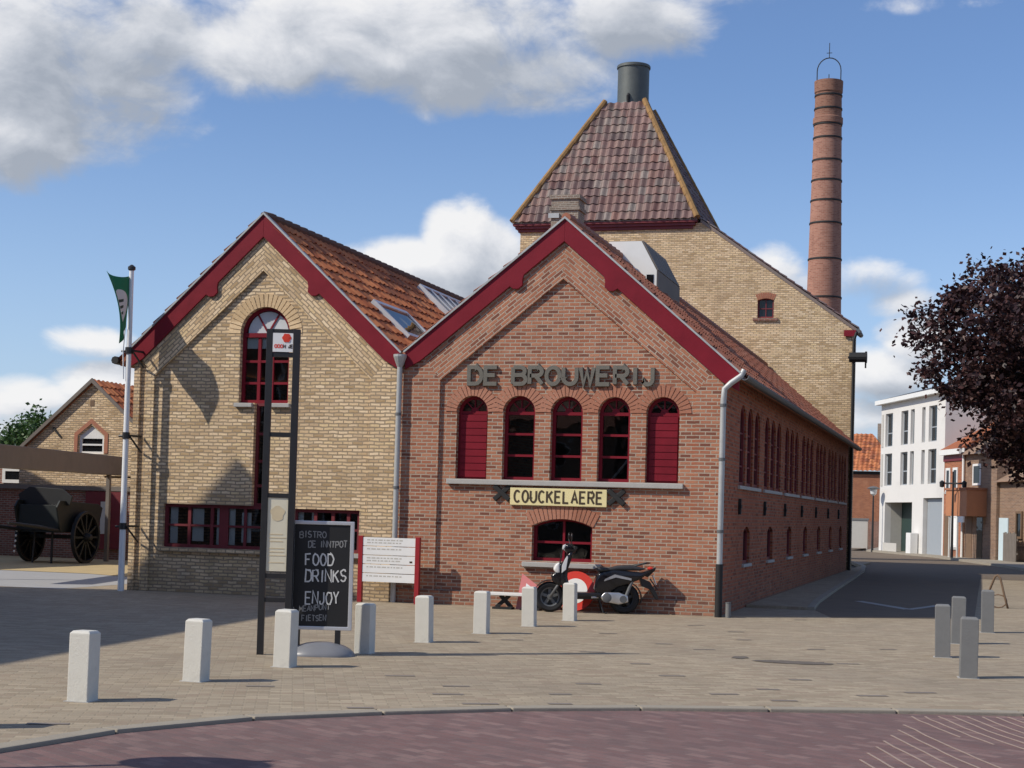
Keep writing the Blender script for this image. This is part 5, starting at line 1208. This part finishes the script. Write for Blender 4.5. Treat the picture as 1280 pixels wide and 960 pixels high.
q = MB(); q.lathe([(0,.165),(.07,.167),(.085,.16),(.085,.15)], (.30,0,.27), 18, 'y'); q.lathe([(0,.165),(.06,.167),(.07,.15)], (.03,0,.25), 18, 'y'); q.build('engine_cover', 'zinc_dark', en, local=True, smooth=40)
MB().tube([(-.18,-.13,.30),(-.10,-.15,.27),(.18,-.15,.22),(.4,-.08,.24)], [.05,.06,.05,.02], 12).build('exhaust', 'zinc_dark', sco, local=True, smooth=True)
MB().tube([(-.14,.11,.62),(-.02,.12,.30)], .028, 10).build('shock', 'zinc_dark', sco, local=True)
q = MB(); q.plate([(-.50,.745),(-.44,.80),(-.38,.77),(-.44,.70)], -.10,.10, SV); q.build('tail_light', 'sign_red', sco, local=True, bevel=.012)
MB().tube([(-.12,.10,.80),(-.36,.10,.86),(-.42,0,.86),(-.36,-.10,.86),(-.12,-.10,.80)], .013, 8).build('grab_rail', 'black_metal', sco, local=True, smooth=True)
q = MB(); q.bar((-.47,0,.66),(-.53,0,.50), .15,.012, up=(0,0,1)); q.build('number_plate', 'sign_white', sco, local=True)
q = MB(); q.tube([(.42,.12,.22),(.36,.17,.02),(.30,.17,.01)], .013, 6); q.tube([(.42,-.12,.22),(.36,-.17,.02),(.30,-.17,.01)], .013, 6); q.tube([(.42,-.12,.22),(.42,.12,.22)], .012, 6); q.build('centre_stand', 'black_metal', sco, local=True)
# ================================================================ STREET: WHITE BLOCK AND HOUSES
P0 = Vector((-1.23,64.49,0)); U = Vector((3.64,-9.45,0)).normalized(); NV_ = Vector((U.y,-U.x,0)); NV_ = NV_ if NV_.x < 0 else -NV_
SF = FR(P0, U, NV_)
def su(u, v=0, w=0): return Vector(SF(u, v, w))
wb = thing('white_apartment_block', su(5,0,0), 'three storey white rendered block with grey garage door and recessed porch', 'building')
WW = [(.75,2.0),(3.42,4.55),(4.95,5.55),(6.72,7.22),(7.75,8.95)]; hh = []
rows_ = [(3.66,5.42),(5.80,7.62)]
for a,b in WW: hh += [rect(a,z0,b,z1) for z0,z1 in rows_]
hh += [rect(.93,-.05,5.45,2.75), rect(7.15,-.05,9.92,2.95)]
MB().plate(rect(0,-.1,10.13,8.15), 0, .35, SF, hh).build('wall', 'white_render', wb)
MB().plate(rect(.02,-.1,10.11,8.1), 3.2, 6.5, SF).build('rear_block', 'white_render', wb)
MB().plate(rect(.0,-.1,.35,8.1), .352, 3.198, SF).build('end_wall', 'white_render', wb); MB().plate(rect(9.78,-.1,10.13,8.1), .352, 3.198, SF).build('end_wall', 'white_render', wb)
MB().plate(rect(.352,2.76,9.778,3.0), .352, 3.198, SF).build('floor', 'white_render', wb)
for a,b in WW:
    for z0,z1 in rows_:
        f = MB().plate(rect(a,z0,b,z1), .14, .20, SF, [rect(a+.06,z0+.06,b-.06,z1-.06)]).build('window', 'garage_grey', wb)
        MB().plate(rect(a+.05,z0+.05,b-.05,z1-.05), .17,.175, SF).build('pane', 'glass_mirror', f)
        if b-a > .8: MB().plate(rect(a+.055,z0+.72,b-.055,z0+.78), .15,.169, SF).build('glazing_bar', 'garage_grey', f)
for z0,z1 in rows_: MB().plate(rect(.14,z0,.45,z1), -.03,-.002, SF).build('panel', 'panel_print', wb)
MB().plate(rect(7.2,-.05,9.9,2.93), .22,.27, SF).build('garage_door', 'garage_grey', wb)
MB().plate(rect(.60,-.05,.93,2.75), .352,.96, SF).build('porch_wall', 'panel_print', wb)
q = MB().plate(rect(.94,-.05,5.6,2.755), .97,1.03, SF).build('porch_door', 'door_dark_green', wb)
MB().plate(rect(3.9,.05,4.6,2.2), .93,.969, SF).build('pane', 'glass_mirror', q)
q = MB(); q.plate([(-.15,8.15),(10.2,8.15),(10.2,8.38),(-.15,8.38)], -.35,.1, SF); q.build('eaves', 'white_paint', wb)
q = MB(); q.add([SF(-.15,8.385,-.3),SF(10.2,8.385,-.3),SF(10.2,9.7,4.4),SF(-.15,9.7,4.4),SF(10.2,8.385,9.1),SF(-.15,8.385,9.1)], [(0,1,2,3),(3,2,4,5),(0,3,5),(1,4,2),(0,5,4,1)]); q.build('roof', 'grey_tiles', wb)
MB().plate(rect(5.9,.0,6.6,1.15), -.45,-.05, SF).build('meter_box', 'white_paint', wb, bevel=.02)
MB().plate(rect(.9,.0,3.2,.55), -.06,-.03, SF).build('low_rail', 'panel_print', wb)
def row_house(name, label, u0, u1, zz, mat, roofm, depth=8, ridge=2.2):
    t = thing(name, su((u0+u1)/2), label, 'building')
    return t
rhs = row_house('brick_house', 'narrow red brick house with white window frames and a white cornice beside the white block', 10.15, 12.75, 5.2, None, None)
MB().plate(rect(10.15,-.1,12.78,5.2), 0, 8, SF).build('wall', 'orange_brick', rhs)
for (a,b,z0,z1) in [(10.40,11.02,3.25,4.40),(11.38,12.02,3.25,4.40),(11.25,12.10,.55,2.1)]:
    f = MB().plate(rect(a,z0,b,z1), -.04,-.002, SF, [rect(a+.12,z0+.12,b-.12,z1-.12)]).build('window', 'white_paint', rhs)
    MB().plate(rect(a+.11,z0+.11,b-.11,z1-.11), -.022,-.016, SF).build('pane', 'curtain' if z0 < 3 else 'glass_mirror', f)
    MB().plate(rect(a-.05,z0-.12,b+.05,z0-.005), -.06,-.002, SF).build('sill', 'bluestone', rhs)
MB().plate(rect(10.35,-.05,10.95,2.15), -.03,-.002, SF).build('door', 'wood_brown', rhs)
MB().plate(rect(10.1,5.02,12.83,5.28), -.28,.0, SF).build('cornice', 'white_paint', rhs); MB().plate(rect(10.12,4.72,12.8,5.0), -.06,-.002, SF).build('frieze', 'dull_red_paint', rhs)
q = MB(); q.add([SF(10.1,5.285,-.25),SF(12.85,5.285,-.25),SF(12.85,7.5,3.8),SF(10.1,7.5,3.8),SF(12.85,5.285,8),SF(10.1,5.285,8)], [(0,1,2,3),(3,2,4,5),(0,3,5),(1,4,2),(0,5,4,1)]); q.build('roof', 'orange_tiles', rhs)
MB().tube([SF(12.92,0,-.08),SF(12.92,5.3,-.08)], .06, 8).build('downpipe', 'white_paint', rhs)
bh = row_house('shop_house', 'brown brick house with an orange box porch over its doorway', 13.0, 16.9, 5, None, None)
MB().plate(rect(13.0,-.1,16.9,4.95), 0, 8, SF).build('wall', 'brown_brick', bh)
q = MB(); q.add([SF(12.95,4.95,-.3),SF(16.95,4.95,-.3),SF(16.95,7.7,3.8),SF(12.95,7.7,3.8),SF(16.95,4.95,8),SF(12.95,4.95,8)], [(0,1,2,3),(3,2,4,5),(0,3,5),(1,4,2),(0,5,4,1)]); q.build('roof', 'brown_brick', bh)
bxp = MB().plate(rect(13.05,2.05,15.75,3.25), -.95,-.004, SF).build('porch_box', 'chip_orange', bh)
MB().plate(rect(13.0,3.25,15.8,3.36), -1.0,-.004, SF).build('coping', 'orange_brick', bxp)
MB().plate(rect(13.3,-.05,14.0,2.04), -.02,-.002, SF).build('door', 'wood_brown', bh)
MB().plate(rect(14.6,.0,15.3,2.0), -.02,-.002, SF).build('shop_window', 'glass_mirror', bh)
f = MB().plate(rect(14.9,1.75,15.6,2.03), -1.05,-.98, SF).build('small_sign', 'sign_white', bh)
MB().plate(rect(13.35,-.05,13.42,2.04), -.9,-.83, SF).build('porch_post', 'white_paint', bh); MB().plate(rect(14.4,-.05,14.46,2.04), -.9,-.83, SF).build('porch_post', 'white_paint', bh)
for (a,b,z0,z1) in [(14.0,15.0,3.5,4.5)]:
    f = MB().plate(rect(a,z0,b,z1), -.04,-.002, SF, [rect(a+.1,z0+.1,b-.1,z1-.1)]).build('window', 'white_paint', bh); MB().plate(rect(a+.09,z0+.09,b-.09,z1-.09), -.02,-.015, SF).build('pane', 'glass_mirror', f)
bh2 = row_house('low_house', 'low brown brick house with a pale blue door under the beech tree', 16.9, 24, 4, None, None)
MB().plate(rect(16.92,-.1,25,3.6), .15, 8, SF).build('wall', 'brown_brick', bh2)
MB().plate(rect(16.98,-.05,18.0,2.0), .10,.148, SF).build('door', 'door_pale', bh2)
q = MB(); q.add([SF(16.92,3.6,-.15),SF(25,3.6,-.15),SF(25,6.0,4),SF(16.92,6.0,4),SF(25,3.6,8.2),SF(16.92,3.6,8.2)], [(0,1,2,3),(3,2,4,5),(0,3,5),(1,4,2),(0,5,4,1)]); q.build('roof', 'brown_brick', bh2)
for (a,b,z0,z1) in [(18.9,19.6,1.1,2.3),(20.4,22.0,1.0,2.4)]:
    f = MB().plate(rect(a,z0,b,z1), .06,.148, SF, [rect(a+.1,z0+.1,b-.1,z1-.1)]).build('window', 'wood_brown', bh2); MB().plate(rect(a+.09,z0+.09,b-.09,z1-.09), .11,.115, SF).build('pane', 'glass_mirror', f)
gt_ = thing('timber_gate', su(19.2,0,-.3), 'weathered grey timber yard gate beside the pale blue door', 'gate')
for k in range(9): MB().plate(rect(18.5+.16*k,.02,18.5+.16*k+.14,1.35+.03*math.sin(k*2.1)), -.3,-.26, SF).build('board', 'wood_grey', gt_)
MB().plate(rect(18.45,.4,19.98,.5), -.258,-.22, SF).build('rail', 'wood_grey', gt_); MB().plate(rect(18.45,1.0,19.98,1.1), -.258,-.22, SF).build('rail', 'wood_grey', gt_)
# far house closing the street
fh = thing('far_house', (-3.5,80,0), 'distant orange brick house with a hipped tile roof at the end of the street', 'building')
MB().box((-9.5,80,-.5),(-1.2,88,4.95)).build('wall', 'orange_brick', fh)
MB().box((-9.6,79.93,4.75),(-1.1,79.998,4.95)).build('eaves', 'black_iron', fh)
rf = MB(); hb4 = [(-9.8,79.7,4.95),(-.9,79.7,4.95),(-.9,88.3,4.95),(-9.8,88.3,4.95)]; ht = [(-6.0,84,7.6),(-3.0,84,7.6)]
tiles(rf, hb4[0], hb4[1], ht[0], ht[1], tw=.3, th=.4); tiles(rf, hb4[1], hb4[2], ht[1], ht[1], tw=.3, th=.4); tiles(rf, hb4[3], hb4[0], ht[0], ht[0], tw=.3, th=.4)
rf.add(hb4, [(0,1,2,3)]); build_roof(rf, 'roof', 'orange_tiles', fh)
MB().box((-2.6,83.6,6.8),(-1.8,84.4,8.3)).build('chimney', 'chimney_grey_brick', fh)
gw_ = thing('garden_wall', (-3.2,76,0), 'rendered garden wall with a brick pier in front of the far house', 'wall')
MB().box((-8,76,-.2),(-2.6,76.3,1.75)).build('wall', 'panel_print', gw_); MB().box((-8.05,75.95,1.75),(-2.55,76.35,1.87)).build('coping', 'concrete_grey', gw_)
MB().box((-2.55,75.8,-.2),(-1.4,76.4,1.7)).build('pier', 'old_red_brick', gw_)
# street lamps
def lamp_post(loc, h, label, kind):
    t = thing('street_lamp', loc, label, 'street lamp'); x,y,z = loc
    MB().tube([(x,y,-.05),(x,y,1.0),(x,y,h)], [.07,.06,.04], 10).build('pole', 'black_metal', t)
    if kind == 0:
        MB().lathe([(.04,h-.1),(.16,h),(.20,h+.25),(.16,h+.30)], (x,y,0), 14).build('lantern', 'lens', t, smooth=40); MB().lathe([(.0,h+.44),(.18,h+.40),(.36,h+.30),(.33,h+.28),(0,h+.28)], (x,y,0), 16).build('hood', 'zinc_dark', t, smooth=40)
    else:
        MB().tube([(x-.55,y+.1,h-.55),(x+.55,y-.1,h-.55)], .04, 8).build('crossarm', 'black_metal', t)
        for s in (-.5,.5): MB().lathe([(0,h-.75),(.1,h-.72),(.12,h-.5),(.04,h-.42)], (x+s,y-.18*s,0), 10).build('lantern', 'black_metal', t)
lamp_post((-1.52,63.6,0), 3.2, 'dark street lamp with a disc hood, in front of the garden wall', 0)
lamp_post((2.92,50.3,0), 4.1, 'dark double armed street lamp before the narrow red brick house', 1)
# round road sign left of the camera whose shadow reaches the road
rsg = thing('road_sign', (-2.9,-18.85,0), 'round road sign on a pole at the near kerb, outside the left edge', 'sign')
MB().tube([(-2.9,-18.85,-.1),(-2.9,-18.85,2.75)], .03, 10).build('pole', 'zinc', rsg)
q = MB(); q.lathe([(0,-.01),(.37,-.01),(.37,.01),(0,.01)], (0,0,0), 32, 'y'); qo = q.build('disc', 'sign_red', rsg, local=True); qo.location = (0,-.045,2.35); qo.rotation_euler = (0,0,R(-25))
q = MB(); q.lathe([(0,-.013),(.25,-.013),(.25,-.011),(0,-.011)], (0,0,0), 32, 'y'); q.build('white_field', 'sign_white', qo, local=True)
# ================================================================ TREES
def tree(name, loc, label, trunk_h, crown, leaf, nclump, per, size, seed, lean=(0,0), droop=.5, bark='bark', lo=.25, prof=None):
    rnd = random.Random(seed); t = thing(name, loc, label, 'tree'); L0 = Vector(loc)
    tr = MB(); top = Vector((lean[0],lean[1],trunk_h)); rx, ry, rz, cz = crown
    tr.tube([(0,0,-.1),(lean[0]*.3,lean[1]*.3,trunk_h*.45),tuple(top),(lean[0]*1.2,lean[1]*1.2,cz+rz*.55)], [.34,.26,.2,.05], 10)
    cl = []
    while prof and len(cl) < nclump:
        z = rnd.uniform(prof[0][0], prof[-1][0]); a = rnd.uniform(0, 2*math.pi)
        for (za,ra_),(zb2,rb2) in zip(prof, prof[1:]):
            if za <= z <= zb2: rr = ra_+(rb2-ra_)*(z-za)/(zb2-za)
        if rnd.random()*6.2 > rr: continue
        rr *= 1 + .10*math.sin(a*3+seed+z*.8) + .08*math.sin(a*7+z*2.3)
        q_ = math.sqrt(rnd.uniform(.12,1)); cl.append(Vector((rr*q_*math.cos(a), rr*q_*math.sin(a), z + .35*math.sin(a*5)*q_)))
    while len(cl) < nclump:
        d = Vector((rnd.gauss(0,1),rnd.gauss(0,1),rnd.gauss(0,1))).normalized(); r_ = rnd.uniform(lo,1)**.55
        bump = 1 + .16*math.sin(d.x*5+seed)*math.cos(d.y*4) + .12*math.sin(d.z*7+d.x*3)
        p = Vector((d.x*rx*r_*bump, d.y*ry*r_*bump, cz+d.z*rz*r_*bump)) + Vector((lean[0],lean[1],0))
        if d.z < .2: p.z -= rnd.random()*droop*rz*.5
        if p.z < .9: continue
        cl.append(p)
    for p in rnd.sample(cl, min(34, len(cl))):
        b0 = Vector((lean[0]*.8,lean[1]*.8, rnd.uniform(trunk_h*.6, cz+rz*.3))); md = b0.lerp(p,.5)+Vector((0,0,.25*rz*.4))
        tr.tube([b0,md,p], [.10,.06,.015], 6)
    to = tr.build('trunk', bark, t, local=True, smooth=50)
    lv = MB(); V = lv.v; Fc = lv.f
    for p in cl:
        cs = rnd.uniform(.35,.75)*size*4.2; dr = rnd.uniform(.6,1.5)
        for k in range(per):
            q = p + Vector((rnd.gauss(0,cs*.5),rnd.gauss(0,cs*.5),rnd.gauss(0,cs*.4)*dr - cs*.15))
            s = size*rnd.uniform(.6,1.25)
            a = Vector((rnd.uniform(-1,1),rnd.uniform(-1,1),rnd.uniform(-.9,.5))).normalized(); b = a.cross(Vector((rnd.uniform(-1,1),rnd.uniform(-1,1),rnd.uniform(-1,1)))).normalized()
            o = len(V); V += [q, q+a*s*.5+b*s*.32, q+a*s, q+a*s*.5-b*s*.32]; Fc.append((o,o+1,o+2,o+3))
    lv.build('crown', leaf, t, local=True, recalc=False)
    return t
tree('copper_beech', (8.7,23.0,0), 'copper beech with dark purple drooping foliage at the right edge', 2.6, (5.6,5.2,4.3,5.3), 'copper_leaf', 1650, 72, .18, 4,
     prof=[(1.0,1.7),(2.0,2.4),(3.0,3.4),(4.0,4.8),(4.8,5.6),(6,6.0),(7,6.2),(8,5.9),(8.8,5.4),(9.4,4.2),(9.9,2.4)])
tree('green_tree', (-42.6,45,0), 'distant round green tree behind the rear yellow gable at left', 2.0, (2.5,2.5,1.7,4.2), 'green_leaf', 150, 60, .24, 8)
tree('green_shrub_tree', (-44.6,46,0), 'small green tree at the far left edge beyond the shed', 1.5, (1.7,1.7,1.2,3.3), 'green_leaf', 90, 50, .24, 9)
